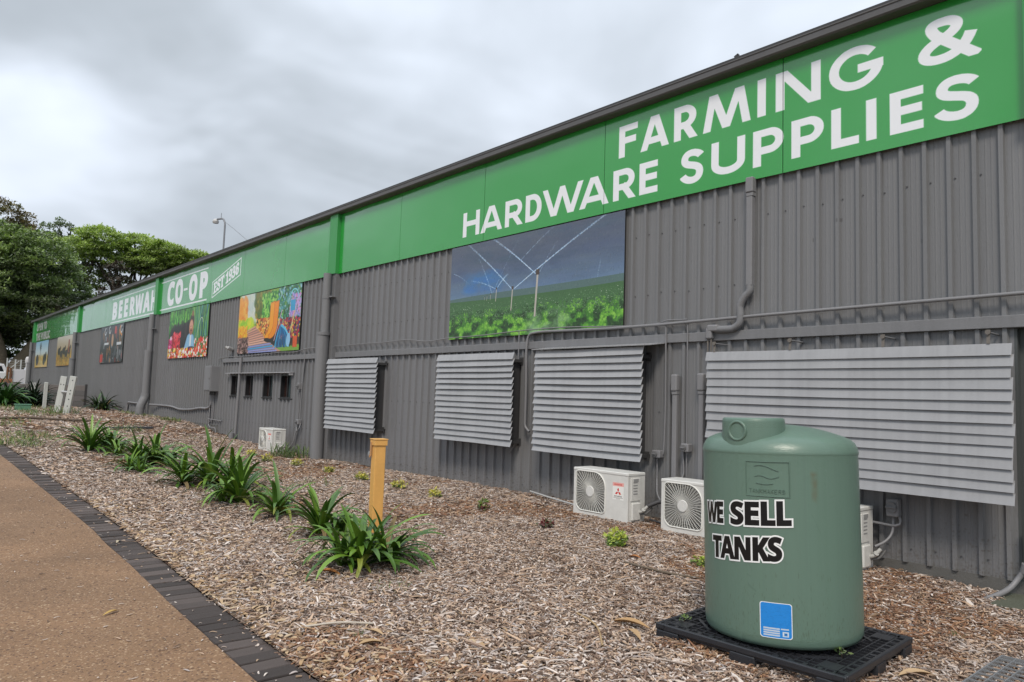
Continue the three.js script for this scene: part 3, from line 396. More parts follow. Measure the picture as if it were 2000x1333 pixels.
picture(-18.0, -14.48, 'printed picture of orange gumboots and a rake on a garden deck', (c, w, h) => {
  c.fillStyle = '#78a53c'; c.fillRect(0, 0, w, h); const sp = (cols, n, x0, x1, y0, y1, s0, s1, a = 0.8) => { for (let i = 0; i < n; i++) { c.globalAlpha = a; const s = rr(s0, s1); blob(c, pick(cols), rr(x0, x1), rr(y0, y1), s, s * rr(0.7, 1.6), rnd() * 3); } c.globalAlpha = 1; };
  sp(['#cfd9d6', '#dfe3df', '#bcd0c8', '#d8dccb'], 120, 60, 330, -10, 190, 20, 60, 0.5); sp(['#f09a3c', '#f6b040', '#e9832f', '#f4c860'], 90, -10, 150, 40, 240, 14, 44, 0.5); sp(['#c9e23a', '#a6d633', '#e7e23f', '#7fc832'], 140, -10, 270, 190, 290, 10, 32, 0.6);
  sp(['#96932f', '#5d7a2a', '#b8a13e', '#3c5a22', '#86772c'], 160, 310, 520, 0, 170, 14, 40, 0.5); sp(['#4da336', '#7cc84a', '#2f7c2c', '#a4dc63', '#256a2c'], 900, 420, 760, 20, 260, 4, 14); sp(['#1f4f2a', '#2a6f5a', '#3f8f8a', '#5aa0b0', '#2f7f4a', '#9cc8e0'], 700, 680, w, 0, 260, 4, 14);
  sp(['#262023', '#3a2a24', '#1c1a1c'], 260, 330, w, 210, 380, 8, 24); sp(['#f2c64a', '#eaa83a', '#f7dd7a', '#c8402c', '#d86a3a', '#2c3a1c'], 520, 330, 560, 190, 330, 4, 11); sp(['#b3203a', '#d23a4a', '#7a1c2c', '#e8d24a', '#2a4a8a'], 420, 690, w, 210, 330, 4, 11); sp(['#b9a4e0', '#8f84d6', '#e0b8e8', '#d888c0'], 200, 860, w, 60, 200, 4, 12);
  c.fillStyle = '#b88f7c'; c.beginPath(); c.moveTo(170, 300); c.lineTo(300, 230); c.lineTo(520, 340); c.lineTo(760, 420); c.lineTo(140, 420); c.fill();
  for (let i = 0; i < 14; i++) { const y = 245 + i * 14; c.strokeStyle = i > 7 ? pick(['#6a78b8', '#5a90c8', '#8f98d0', '#3fa0d8']) : pick(['#d8a08c', '#c48c80', '#e0b09c']); c.lineWidth = 11; c.beginPath(); c.moveTo(150, y + 22); c.lineTo(320 + i * 34, y - 8 + i * 2); c.stroke(); c.strokeStyle = '#3c3848'; c.lineWidth = 2; c.beginPath(); c.moveTo(150, y + 29); c.lineTo(330 + i * 34, y + i * 2); c.stroke(); }
  sp(['#f4d03a', '#f0b030', '#e88a28'], 150, 10, 170, 230, 320, 6, 16); sp(['#3a2420', '#6a4a48', '#a07a78', '#2a1a1a', '#c8a8a0'], 900, 0, 200, 310, 420, 3, 9);
  for (const dx of [0, 62]) { c.fillStyle = dx ? '#ef8f1c' : '#f5a321'; c.beginPath(); c.moveTo(560 + dx, 92); c.lineTo(632 + dx, 84); c.lineTo(616 + dx, 250); c.quadraticCurveTo(600 + dx, 318, 520 + dx, 330); c.quadraticCurveTo(470 + dx, 330, 486 + dx, 306); c.quadraticCurveTo(545 + dx, 290, 552 + dx, 230); c.closePath(); c.fill(); c.strokeStyle = '#c96c12'; c.lineWidth = 5; c.stroke(); }
  c.fillStyle = '#1c1c20'; c.beginPath(); c.ellipse(530, 340, 56, 14, 0.1, 0, 7); c.fill();
  for (let i = 0; i < 9; i++) { c.strokeStyle = pick(['#2f9fd8', '#1f7fb8', '#62c0e8', '#145f96']); c.lineWidth = 17; c.beginPath(); c.moveTo(740, 250); c.quadraticCurveTo(690 + i * 24, 290, 660 + i * 26, 395); c.stroke(); }
  c.strokeStyle = '#c4a4b4'; c.lineWidth = 10; c.beginPath(); c.moveTo(745, 150); c.lineTo(640, 350); c.stroke(); c.strokeStyle = '#d8b888'; c.lineWidth = 12; c.beginPath(); c.moveTo(944, 150); c.lineTo(868, 330); c.stroke(); blob(c, '#8fc4ea', 860, 350, 30, 44, 0.2); c.fillStyle = '#d8582c'; c.fillRect(930, 330, 60, 70); c.strokeStyle = '#7fd0e0'; c.lineWidth = 9; c.beginPath(); c.arc(920, 90, 62, 3.2, 6.2); c.stroke(); c.fillStyle = '#3a9fd0'; c.fillRect(872, 96, 70, 70);
});
picture(-23.74, -20.22, 'printed picture of a person in a blue shirt among red and white flowers', (c, w, h) => {
  c.fillStyle = '#1c3a1e'; c.fillRect(0, 0, w, h);
  for (let i = 0; i < 900; i++) { c.globalAlpha = 0.8; c.strokeStyle = pick(['#2f8a2c', '#5cc23c', '#8fdc4a', '#1f5f28', '#3a9a30', '#153a1c']); c.lineWidth = rr(4, 14); const x = rnd() * w, y = rr(-40, h * 0.4); c.beginPath(); c.moveTo(x, y); c.lineTo(x + rr(-30, 30), y + rr(40, 140)); c.stroke(); }
  for (let i = 0; i < 260; i++) { c.globalAlpha = 0.7; blob(c, pick(['#20141c', '#2c1c26', '#141014', '#3a2a2a']), rr(60, 560), rr(150, 330), rr(14, 40), rr(20, 60)); }
  for (let i = 0; i < 120; i++) { c.globalAlpha = 0.8; c.strokeStyle = pick(['#2f7a4a', '#6fb04a', '#1a4a3a', '#8fb86a', '#2f8ab0']); c.lineWidth = rr(6, 16); const x = rr(680, w); c.beginPath(); c.moveTo(x, h * 0.8); c.quadraticCurveTo(x + rr(-60, 60), h * 0.4, x + rr(-90, 90), -10); c.stroke(); } c.globalAlpha = 1;
  const fl = (cols, n, x0, x1, y0, y1) => { for (let i = 0; i < n; i++) { const s = rr(7, 20); blob(c, pick(cols), rr(x0, x1), rr(y0, y1), s, s * rr(0.7, 1.2), rnd()); } };
  fl(['#d0186a', '#e83a90', '#f0d0e8', '#8a1248'], 120, 0, 110, 240, 400); fl(['#d01c30', '#ee2a3c', '#a01224', '#f05060'], 190, 110, 330, 200, 380);
  c.fillStyle = '#8fc0e4'; c.beginPath(); c.moveTo(520, 240); c.quadraticCurveTo(590, 200, 680, 245); c.lineTo(730, 400); c.lineTo(410, 410); c.closePath(); c.fill(); c.strokeStyle = '#6fa4d0'; c.lineWidth = 8; c.stroke(); c.fillStyle = '#2a2c50'; c.fillRect(560, 330, 120, 90); c.fillStyle = '#dfe8ee'; c.fillRect(585, 235, 40, 90);
  blob(c, '#4a3a38', 624, 112, 56, 60); blob(c, '#8a6a4a', 632, 52, 28, 26); blob(c, '#c08468', 610, 168, 52, 66); blob(c, '#d8a088', 606, 146, 42, 34); blob(c, '#a06850', 612, 204, 34, 26); c.fillStyle = '#3a2420'; c.fillRect(588, 156, 12, 6); c.fillRect(618, 156, 12, 6); c.fillRect(594, 192, 30, 6); c.strokeStyle = '#b07458'; c.lineWidth = 26; c.beginPath(); c.moveTo(470, 350); c.lineTo(400, 410); c.stroke();
  fl(['#f0f0ea', '#e8402c', '#f07a3a', '#d8241c', '#f4d84a', '#ffffff', '#c01818', '#2f6a2a'], 520, 0, w, 345, h + 10); fl(['#e8402c', '#f4f0e8', '#f08a6a', '#d82a2a', '#3a7a34'], 200, 720, w, 270, 400); c.strokeStyle = '#d0d8b0'; c.lineWidth = 7; c.beginPath(); c.moveTo(760, 300); c.bezierCurveTo(780, 60, 900, 80, 890, 140); c.stroke();
});
picture(-32.9, -29.3, 'printed picture of hand tools hanging on a dark board', (c, w, h) => {
  c.fillStyle = '#17181d'; c.fillRect(0, 0, w, h);
  for (let i = 0; i < 120; i++) { c.fillStyle = pick(['#8a919c', '#3a4048', '#5c6470', '#c8ccd2', '#262a32', '#c8862c', '#a8261c', '#1c2028', '#9a7030', '#28303c', '#14161a']); const x = rnd() * w, y = rnd() * h; c.save(); c.translate(x, y); c.rotate(rr(-0.25, 0.25)); c.fillRect(0, 0, rr(5, 18), rr(50, 150)); c.restore(); }
  blob(c, '#b89070', 560, 170, 44, 70); c.strokeStyle = '#d88a24'; c.lineWidth = 22; c.beginPath(); c.moveTo(880, 20); c.quadraticCurveTo(800, 80, 960, 130); c.stroke(); c.strokeStyle = '#c8ccd2'; c.lineWidth = 16; for (const [x, y] of [[220, 60], [420, 50], [930, 60]]) { c.beginPath(); c.arc(x, y, 36, 0, 5); c.stroke(); } c.fillStyle = '#c02a1c'; c.fillRect(20, 320, 130, 90); c.fillRect(640, 20, 70, 80); c.fillStyle = '#d4d8de'; c.fillRect(200, 190, 190, 24); c.fillRect(760, 200, 190, 30);
}, 1024, 420);
const field = (sky, cols, dark) => (c, w, h) => {
  c.scale(w / 1024, h / 420); w = 1024; h = 420; c.fillStyle = grad(c, 0, 0, 0, h, sky); c.fillRect(0, 0, w, h);
  for (let i = 0; i < 1600; i++) { c.strokeStyle = pick(cols); c.lineWidth = rr(3, 9); const x = rnd() * w, y = lerp(h * 0.62, h, rnd()); c.beginPath(); c.moveTo(x, y); c.lineTo(x + rr(-14, 14), y - rr(20, 60)); c.stroke(); }
  dark(c, w, h);
};
picture(-42.4, -38.65, 'printed picture of dark cattle standing in a golden field', field([[0, '#cfcabf'], [0.35, '#b8a88a'], [0.7, '#a8823a'], [1, '#b07a1c']], ['#d8a02c', '#b8801c', '#e8bc4a', '#8a6a1c', '#6a7a28'], (c, w, h) => { for (let i = 0; i < 5; i++) { const x = 170 + i * 170, y = 210 + (i % 2) * 40; blob(c, '#2a2620', x, y, 92, 52); blob(c, '#1c1a18', x + 84, y - 46, 30, 28); c.fillStyle = '#2a2620'; for (const k of [-62, -36, 36, 62]) c.fillRect(x + k, y + 20, 16, 96); } c.fillStyle = '#8a4a2a'; c.fillRect(780, 60, 90, 180); }), 512, 210);
picture(-48.95, -44.95, 'printed picture of a windmill and tank under a pale blue sky', field([[0, '#8fc2e2'], [0.4, '#c8dde6'], [0.75, '#d8d2b8'], [1, '#c8a040']], ['#c8b45a', '#a8983c', '#d8c878', '#d8902c'], (c, w, h) => { c.strokeStyle = '#3c4448'; c.lineWidth = 12; for (const k of [-60, 60]) { c.beginPath(); c.moveTo(420 + k, 380); c.lineTo(420, 90); c.stroke(); } for (let i = 0; i < 14; i++) { c.beginPath(); c.moveTo(420, 90); c.lineTo(420 + Math.cos(i * 0.45) * 84, 90 + Math.sin(i * 0.45) * 78); c.stroke(); } blob(c, '#2c3430', 200, 300, 120, 90); blob(c, '#3a4238', 760, 300, 100, 90); blob(c, '#2c3430', 880, 260, 60, 80); }), 512, 210);

// ───────── louvre screens ─────────
function louvre(x0, x1, top, n, pitch, label, hung) {
  const tilt = hung ? -0.24 : -0.38;
  const s = thing('louvre_screen', label, 'louvre screen', [(x0 + x1) / 2, top - n * pitch, 0], 0, 'louvre screens along the wall'), w = x1 - x0, h = n * pitch;
  for (let i = 0; i < n; i++) {
    const y = h - pitch * (i + 0.5), ww = w + rr(-0.012, 0.012), g = new THREE.BoxGeometry(ww, hung ? 0.094 : 0.098, 0.0025, 12, 1, 1), p = g.attributes.position, sag = rr(-0.007, 0.005), k = rr(0.5, 1);
    for (let j = 0; j < p.count; j++) { const u = p.getX(j) / ww; p.setY(j, p.getY(j) + sag * Math.cos(u * Math.PI)); p.setZ(j, p.getZ(j) + 0.003 * k * Math.sin(u * 9 + i)); }
    g.computeVertexNormals();
    const m = mesh('slat', uvBox(g.rotateX(tilt + rr(-0.05, 0.05))), slatPaint, s); m.position.set(rr(-0.006, 0.006), y, 0.275); m.rotation.z = rr(-0.005, 0.005);
  }
  for (const k of hung ? [-0.34, 0, 0.34] : [-0.4, 0.4]) mesh('louvre_upright', [span(w * k - 0.02, w * k + 0.02, 0.02, h - 0.02, 0.19, 0.225)], darkPaint, s);
  for (const [y, e] of hung ? [] : [[h - 0.12, 1], [0.03, 1]]) for (const k of [-1, 1]) mesh('bracket', [span(k * (w / 2 - 0.1) - 0.015, k * (w / 2 - 0.1) + 0.015, y, y + 0.04, 0.0, 0.22), span(k * (w / 2 - 0.1) - 0.03, k * (w / 2 - 0.1) + 0.03, y - 0.03, y + 0.07, 0.03, 0.045)], darkPaint, s);
  if (!hung) for (const k of [-1, 1]) mesh('side_channel', [span(k * (w / 2 - 0.152) - 0.018, k * (w / 2 - 0.152) + 0.018, 0.06, h - 0.1, 0.04, 0.19)], darkPaint, s);
  return s;
}
reseed(61);
const l1 = louvre(-12.71, -10.88, 1.985, 15, 0.0865, 'leftmost grey louvre screen, over the wall beside the big downpipe');
louvre(-9.1, -7.33, 1.975, 15, 0.084, 'grey louvre screen second from the left, below the left part of the sprinkler picture');
{ const s = louvre(-6.9, -5.14, 1.985, 15, 0.0855, 'grey louvre screen directly above the air conditioner with red badge'); mesh('top_flashing', [bx(1.95, 0.01, 0.3, 0.05, 15 * 0.0855 + 0.035, 0.16, 0.14)], slatPaint, s); }
{ const s = louvre(-4.3, -1.625, 1.895, 14, 0.0865, 'widest louvre screen, hung from hooks behind the green tank', true), h = 14 * 0.0865; for (const x of [-4.22, -3.4, -2.56, -1.78]) mesh('hook', [bx(0.024, 0.11, 0.005, x + 2.9625, h + 0.055, 0.262, -0.12), cyl(0.02, 0.02, 0.012, x + 2.9625, h + 0.09, 0.272, Math.PI / 2, 0, 0, 8)], rust, s); for (const x of [-4.22, -3.4, -2.56, -1.78]) mesh('stand_off', [cyl(0.008, 0.008, 0.25, x + 2.9625, h + 0.09, 0.136, Math.PI / 2, 0, 0, 8)], trimPaint, s); for (const k of [-0.34, 0.34]) mesh('bracket', [span(k * 2.675 - 0.015, k * 2.675 + 0.015, h - 0.2, h - 0.16, 0, 0.2), span(k * 2.675 - 0.015, k * 2.675 + 0.015, 0.08, 0.12, 0, 0.2)], darkPaint, s); }

// ───────── air conditioners ─────────
const badge = canvasTex(160, 192, (c) => {
  c.fillStyle = '#ecece8'; c.fillRect(0, 0, 160, 192); c.fillStyle = '#e9a9a2'; c.fillRect(0, 0, 160, 40); c.fillStyle = '#c22a22'; c.font = 'bold 24px sans-serif'; c.textAlign = 'center'; c.fillText('INVERTER', 80, 30);
  const dia = (x, y, a) => { c.save(); c.translate(x, y); c.rotate(a); c.beginPath(); c.moveTo(0, 0); c.lineTo(14, -25); c.lineTo(0, -50); c.lineTo(-14, -25); c.fill(); c.restore(); }; c.fillStyle = '#cc2a22'; for (const a of [0, 2.094, -2.094]) dia(80, 104, a);
  c.fillStyle = '#222'; c.font = 'bold 20px sans-serif'; c.fillText('MITSUBISHI', 80, 158); c.fillRect(10, 166, 140, 3); c.font = '14px sans-serif'; c.fillText('ELECTRIC', 80, 184);
});
function airCon(label, pos, turn = 0, withBadge = true, W = 0.8, H = 0.55, D = 0.285, vent) {
  const a = thing('air_conditioner', label, 'air conditioner', pos, turn, 'white air conditioner units on the ground by the wall'), f = D / 2, b0 = 0.03;
  // front plate with a rounded opening: square corners at left, one large corner at upper right
  const s = Math.min(H - 0.1, W * 0.56), cx = -W / 2 + 0.035 + s / 2, cy = b0 + 0.03 + (H - 0.04) / 2 - 0.015, x0 = cx - s / 2, x1 = cx + s / 2, y0 = cy - s / 2, y1 = cy + s / 2;
  const outline = (path, e) => { const q = (r) => Math.max(0.01, r - e), A = x0 + e, B = x1 - e, C = y0 + e, E = y1 - e, r1 = q(0.05), r2 = q(0.17), r3 = q(0.1); path.moveTo(A + r3, C); path.lineTo(B - r1, C); path.absarc(B - r1, C + r1, r1, -Math.PI / 2, 0); path.lineTo(B, E - r2); path.absarc(B - r2, E - r2, r2, 0, Math.PI / 2); path.lineTo(A + r1, E); path.absarc(A + r1, E - r1, r1, Math.PI / 2, Math.PI); path.lineTo(A, C + r3); path.absarc(A + r3, C + r3, r3, Math.PI, Math.PI * 1.5); };
  const sh = new THREE.Shape([[-W / 2 + 0.004, b0], [W / 2 - 0.004, b0], [W / 2 - 0.004, H - 0.035], [-W / 2 + 0.004, H - 0.035]].map((p) => new THREE.Vector2(...p))), hole = new THREE.Path(); outline(hole, 0); sh.holes.push(hole);
  mesh('front_panel', [put(new THREE.ExtrudeGeometry(sh, { depth: 0.012, bevelEnabled: true, bevelSize: 0.004, bevelThickness: 0.004, bevelSegments: 2, curveSegments: 10 }), 0, 0, f - 0.016)], acWhite, a);
  mesh('casing', [span(W / 2 - 0.006, W / 2, b0, H - 0.035, -f, f - 0.014), span(-W / 2, -W / 2 + 0.006, b0, H - 0.035, -f, f - 0.014), span(-W / 2 + 0.006, W / 2 - 0.006, b0, b0 + 0.01, -f, f - 0.014), span(-W / 2 + 0.006, W / 2 - 0.006, b0 + 0.01, H - 0.035, -f, -f + 0.006)], acWhite, a);
  mesh('lid', [rb(W + 0.01, 0.036, D + 0.01, 0.011, 0, H - 0.017, 0, 3)], acWhite, a);
  mesh('fan', [...[0, 1, 2].map((i) => { const g = new THREE.PlaneGeometry(s * 0.4, s * 0.24, 4, 2); g.translate(s * 0.23, 0, 0); g.rotateX(0.5); g.rotateZ(i * 2.094 + 0.4); g.translate(cx, cy, f - 0.1); return g; }), cyl(s * 0.11, s * 0.11, 0.06, cx, cy, f - 0.1, Math.PI / 2)], std(L(0.25, 0.25, 0.25), 0.6), a);
  mesh('heat_exchanger', [span(-W / 2 + 0.01, W / 2 - 0.01, b0 + 0.011, H - 0.04, -f + 0.01, -f + 0.03)], acDark, a);
  mesh('fan_shroud', [span(x1 + 0.012, x1 + 0.018, b0 + 0.011, H - 0.04, -f + 0.03, f - 0.02), span(-W / 2 + 0.008, -W / 2 + 0.012, b0 + 0.011, H - 0.04, -f + 0.03, f - 0.02)], acDark, a);
  // wire guard
  const rim = []; { const p = new THREE.Path(); outline(p, 0.004); const pts = p.getSpacedPoints(64).map((q) => V(q.x, q.y, f + 0.002)); rim.push(new THREE.TubeGeometry(new THREE.CatmullRomCurve3(pts, true), 120, 0.0075, 6, true)); }
  const inR = (x, y) => { const X = x - cx, Y = y - cy, h = s / 2 - 0.005; if (Math.abs(X) > h || Math.abs(Y) > h) return false; const c = (sx, sy, r) => { const dx = sx * X - (h - r), dy = sy * Y - (h - r); return dx > 0 && dy > 0 && dx * dx + dy * dy > r * r; }; return !(c(1, 1, 0.17) || c(-1, -1, 0.1) || c(1, -1, 0.05) || c(-1, 1, 0.05)); };
  const wires = [], hub = s * 0.125;
  for (let i = 0; i < 44; i++) { const A = (i / 44) * Math.PI * 2, c = Math.cos(A), d = Math.sin(A); let r = hub; while (inR(cx + c * (r + 0.004), cy + d * (r + 0.004))) r += 0.004; const w = bx(r - hub, 0.0032, 0.005, (r + hub) / 2, 0, 0); w.rotateZ(A); w.translate(cx, cy, f + 0.006 - 0.004); wires.push(w); }
  for (let r = hub + 0.016; r < s * 0.66; r += 0.0145) { const n = 60; for (let i = 0; i < n; i++) { const A = ((i + 0.5) / n) * Math.PI * 2, x = cx + Math.cos(A) * r, y = cy + Math.sin(A) * r; if (inR(x, y)) { const w = bx(0.0022, (2 * Math.PI * r) / n + 0.001, 0.003, r, 0, 0); w.rotateZ(A); w.translate(cx, cy, f - 0.002); wires.push(w); } } }
  mesh('fan_guard', [...rim, ...wires], acGrille, a);
  mesh('guard_hub', [cyl(hub, hub + 0.004, 0.012, cx, cy, f + 0.006, Math.PI / 2, 0, 0, 28)], acWhite, a);
  // service side
  mesh('service_cover', [rb(0.026, 0.185, 0.14, 0.012, W / 2 + 0.011, b0 + 0.11, 0.02), rb(0.012, H * 0.44, 0.15, 0.005, W / 2 + 0.003, H * 0.68, 0.02, 1)], acWhite, a);
  mesh('side_vents', [...[0, 1, 2, 3, 4].map((i) => bx(0.004, 0.01, 0.07, W / 2 + 0.01, H * 0.6 + i * 0.03, 0.03)), bx(0.004, 0.03, 0.08, W / 2 + 0.0105, H * 0.86, 0.02)], std(L(0.3, 0.3, 0.3), 0.6), a);
  mesh('foot', [span(-W / 2 + 0.08, -W / 2 + 0.13, -0.02, b0, -f - 0.01, f + 0.012)], acGrille, a); mesh('foot', [span(W / 2 - 0.13, W / 2 - 0.08, -0.02, b0, -f - 0.01, f + 0.012)], acGrille, a);
  mesh('pipe_elbow', [tube([[W / 2 + 0.015, 0.13, -0.03], [W / 2 + 0.05, 0.145, -0.04], [W / 2 + 0.09, 0.2, -0.08]], 0.017, 8, 14), cyl(0.022, 0.021, 0.04, W / 2 + 0.058, 0.155, -0.048, 0.6, 0, -0.7, 10)], std(L(0.42, 0.42, 0.4), 0.5), a);
  mesh('pipe_elbow', [tube([[W / 2 + 0.02, 0.11, -0.04], [W / 2 + 0.07, 0.12, -0.08], [W / 2 + 0.1, 0.18, -0.15]], 0.012, 8, 14)], std(L(0.1, 0.1, 0.1), 0.6), a);
  if (withBadge) mesh('badge', put(new THREE.PlaneGeometry(0.155, 0.186), W / 2 - 0.135, H * 0.63, f + 0.0015), std(0xffffff, 0.4, { map: badge }), a);
  return a;
}
airCon('white air conditioner with red badge fully in view under the third louvre screen', [-5.45, 0.045, 0.447]);
airCon('white air conditioner just left of the green tank, half hidden by it', [-4.28, 0.03, 0.35], 0.05, false);
airCon('white air conditioner whose end shows right of the green tank', [-3.115, -0.02, 0.262], 0, false);
airCon('smaller white air conditioner by the four small windows', [-14.73, 0.075, 0.42], 0, true, 0.68, 0.5, 0.285);
// pipes lying between the units
tag(mesh('drain_pipe', [tube([[-7.0, 0.16, 0.2], [-6.5, 0.14, 0.3], [-5.9, 0.12, 0.4]], 0.012, 8, 20)], std(L(0.4, 0.4, 0.39), 0.5)), 'thin pale pipe behind the air conditioner with red badge', 'pipe');
tag(mesh('hose', [tube([[-4.98, 0.24, 0.36], [-4.86, 0.3, 0.26], [-4.74, 0.27, 0.2], [-4.6, 0.3, 0.16]], 0.024, 8, 24), tube([[-4.98, 0.1, 0.3], [-4.8, 0.08, 0.3], [-4.6, 0.05, 0.3]], 0.01, 8, 12)], std(L(0.05, 0.05, 0.055), 0.6)), 'black lagged hose between the two middle air conditioners', 'hose');

// ───────── tank on its pallet ─────────
{
  const p = thing('pallet', 'black plastic pallet under the green tank', 'pallet', [-2.167, 0.08, 2.68], 0.05), pm = std(L(0.028, 0.03, 0.036), 0.38, { map: tiled(mottle, 4) }), W = 1.085, D = 0.95, t = 0.026, deck = [];
  for (const s of [-1, 1]) { deck.push(rb(W, 0.034, 0.024, 0.007, 0, -0.017, s * (D / 2 - 0.012)), rb(0.024, 0.034, D - 0.05, 0.007, s * (W / 2 - 0.012), -0.017, 0)); deck.push(bx(W - 0.05, 0.012, 0.01, 0, -0.008, s * (D / 2 - 0.06)), bx(0.01, 0.012, D - 0.05, s * (W / 2 - 0.06), -0.008, 0)); }
  for (let x = -W / 2 + 0.06; x < W / 2 - 0.05; x += 0.0536) deck.push(bx(0.006, t, D - 0.04, x, -0.016, 0));
  for (let z = -D / 2 + 0.06; z < D / 2 - 0.05; z += 0.0519) deck.push(bx(W - 0.04, t, 0.006, 0, -0.0175, z));
  for (let x = -W / 2 + 0.045; x < W / 2; x += 0.075) for (const s of [-1, 1]) deck.push(bx(0.022, 0.02, 0.05, x, -0.012, s * (D / 2 - 0.036)));
  for (let z = -D / 2 + 0.045; z < D / 2; z += 0.075) for (const s of [-1, 1]) deck.push(bx(0.05, 0.02, 0.022, s * (W / 2 - 0.036), -0.0125, z));
  for (const a of [-1, 1]) for (const b of [-1, 1]) deck.push(bx(0.1, 0.008, 0.1, a * (W / 2 - 0.12), -0.0065, b * (D / 2 - 0.12)), bx(0.2, 0.01, 0.016, a * (W / 2 - 0.2), -0.0045, b * (D / 2 - 0.2), 0, a * b * 0.75));
  mesh('deck', deck, pm, p);
  for (const x of [-1, 0, 1]) for (const z of [-1, 0, 1]) mesh('block', [rb(0.15, 0.105, 0.13, 0.012, x * (W / 2 - 0.077), -0.085, z * (D / 2 - 0.067)), bx(0.12, 0.07, 0.004, x * (W / 2 - 0.077), -0.085, z * (D / 2 - 0.067) + 0.066)], pm, p);
  for (const z of [-1, 0, 1]) mesh('runner', [bx(W - 0.06, 0.02, 0.11, 0, -0.128, z * (D / 2 - 0.067))], pm, p);
  mesh('side_beam', [bx(W - 0.04, 0.02, 0.012, 0, -0.04, D / 2 - 0.02), bx(W - 0.04, 0.02, 0.012, 0, -0.04, -D / 2 + 0.02), bx(0.012, 0.02, D - 0.04, W / 2 - 0.02, -0.041, 0)], pm, p);

  const k = thing('water_tank', 'green plastic water tank lettered WE SELL TANKS standing on a black pallet', 'water tank', [-2.167, 0.081, 2.68]); k.rotation.z = 0.029;
  reseed(90); const tankMap = canvasTex(2048, 1024, (c, w, h) => { // round the tank in 2.7 m; rows follow the profile
    c.fillStyle = '#e2e4e2'; c.fillRect(0, 0, w, h); const R0 = (t) => (1 - t) * h;
    for (let i = 0; i < 700; i++) { c.globalAlpha = rr(0.015, 0.06); c.fillStyle = pick(['#ffffff', '#b9c4bc', '#c9c4b4', '#a8b4aa']); c.fillRect(rnd() * w, rnd() * h, rr(2, 16), rr(60, 420)); }
    for (let i = 0; i < 240; i++) { c.globalAlpha = rr(0.05, 0.2); c.fillStyle = pick(['#f4f6f2', '#8f978d', '#a59c88']); const x = rnd() * w, y = R0(rr(0.1, 0.62)); c.save(); c.translate(x, y); c.rotate(rr(-0.6, 0.6)); c.fillRect(0, 0, rr(4, 40), rr(0.8, 2.2)); c.restore(); }
    for (let i = 0; i < 3000; i++) { const t = 0.17 + 0.09 * Math.abs(rr(-1, 1) * rnd()); c.globalAlpha = rr(0.05, 0.25); c.fillStyle = pick(['#9a8466', '#86725a', '#b09a7c']); c.beginPath(); c.ellipse(rnd() * w, R0(t), rr(0.6, 2.4), rr(0.6, 3), 0, 0, 7); c.fill(); }
    for (let i = 0; i < 90; i++) { c.globalAlpha = 0.035; c.fillStyle = '#d09070'; c.beginPath(); c.ellipse(w * 0.148 + rr(-12, 12), R0(rr(0.315, 0.345)), rr(4, 12), rr(2, 6), 0, 0, 7); c.fill(); } // rubbed brown patch
    c.globalAlpha = 1;
  });
  const tm = std(L(0.165, 0.262, 0.212), 0.34, { map: tankMap, bumpMap: tiled(fine, 2, 2), bumpScale: 0.0006 });
  const prof = [[0.001, 0.002], [0.385, 0.002], [0.412, 0.012], [0.425, 0.035], [0.4275, 0.07], [0.428, 0.3], [0.4265, 0.6], [0.426, 0.9], [0.4255, 1.005], [0.4285, 1.012], [0.4292, 1.022], [0.4265, 1.03], [0.423, 1.045], [0.41, 1.072], [0.388, 1.092], [0.35, 1.109], [0.287, 1.13], [0.23, 1.146], [0.178, 1.157], [0.1, 1.168], [0.05, 1.172], [0.001, 1.173]];
  const lg = new THREE.LatheGeometry(prof.map((q) => new THREE.Vector2(...q)), 96); { const q = lg.attributes.position, n = q.count; for (let i = 0; i < n; i++) { const x = q.getX(i), y = q.getY(i), z = q.getZ(i), r = Math.hypot(x, z), a = Math.atan2(x, z); if (r > 0.2) { const e = 1 + 0.0035 * Math.sin(a * 3 + y * 3) + 0.002 * Math.sin(a * 7 - y * 5); q.setX(i, x * e); q.setZ(i, z * e); } } }
  lg.computeVertexNormals(); mesh('tank_body', lg, tm, k);
  const mx = -0.012, mz = 0.247;
  const mg = new THREE.LatheGeometry([[0.172, 1.02], [0.172, 1.12], [0.17, 1.185], [0.168, 1.2], [0.16, 1.208], [0.148, 1.208], [0.142, 1.202], [0.14, 1.17], [0.13, 1.168], [0.001, 1.172]].map((q) => new THREE.Vector2(...q)), 64);
  mesh('manhole', [mg.translate(mx, 0, mz)], tm, k);
  const fl = []; for (let i = 0; i < 40; i++) { const a = (i / 40) * Math.PI * 2; fl.push(a); }
  mesh('outlet_boss', [put(new THREE.TorusGeometry(0.05, 0.0085, 10, 40), mx, 1.135, mz + 0.168), cyl(0.05, 0.05, 0.012, mx, 1.135, mz + 0.164, Math.PI / 2, 0, 0, 40)], tm, k);
  const onTank = (a, y, r) => V(Math.sin(a) * r, y, Math.cos(a) * r), R = 0.4275, rad = Math.PI / 180;
  // moulded maker's panel: a raised frame, two waves and the maker's name
  const emb = [], line = (pts, rad2) => emb.push(tube(pts.map(([a, y]) => onTank(a * rad, y, R + 0.0005).toArray()), rad2, 6, pts.length * 5, 'catmullrom'));
  const arc = (a0, a1, y0, y1, n = 10) => Array.from({ length: n + 1 }, (_, i) => [lerp(a0, a1, i / n), lerp(y0, y1, i / n)]);
  line(arc(5.7, 36, 0.972, 0.975), 0.0017); line(arc(5.7, 36, 0.79, 0.79), 0.0017); line(arc(5.7, 5.7, 0.79, 0.972), 0.0017); line(arc(36, 36, 0.79, 0.975), 0.0024);
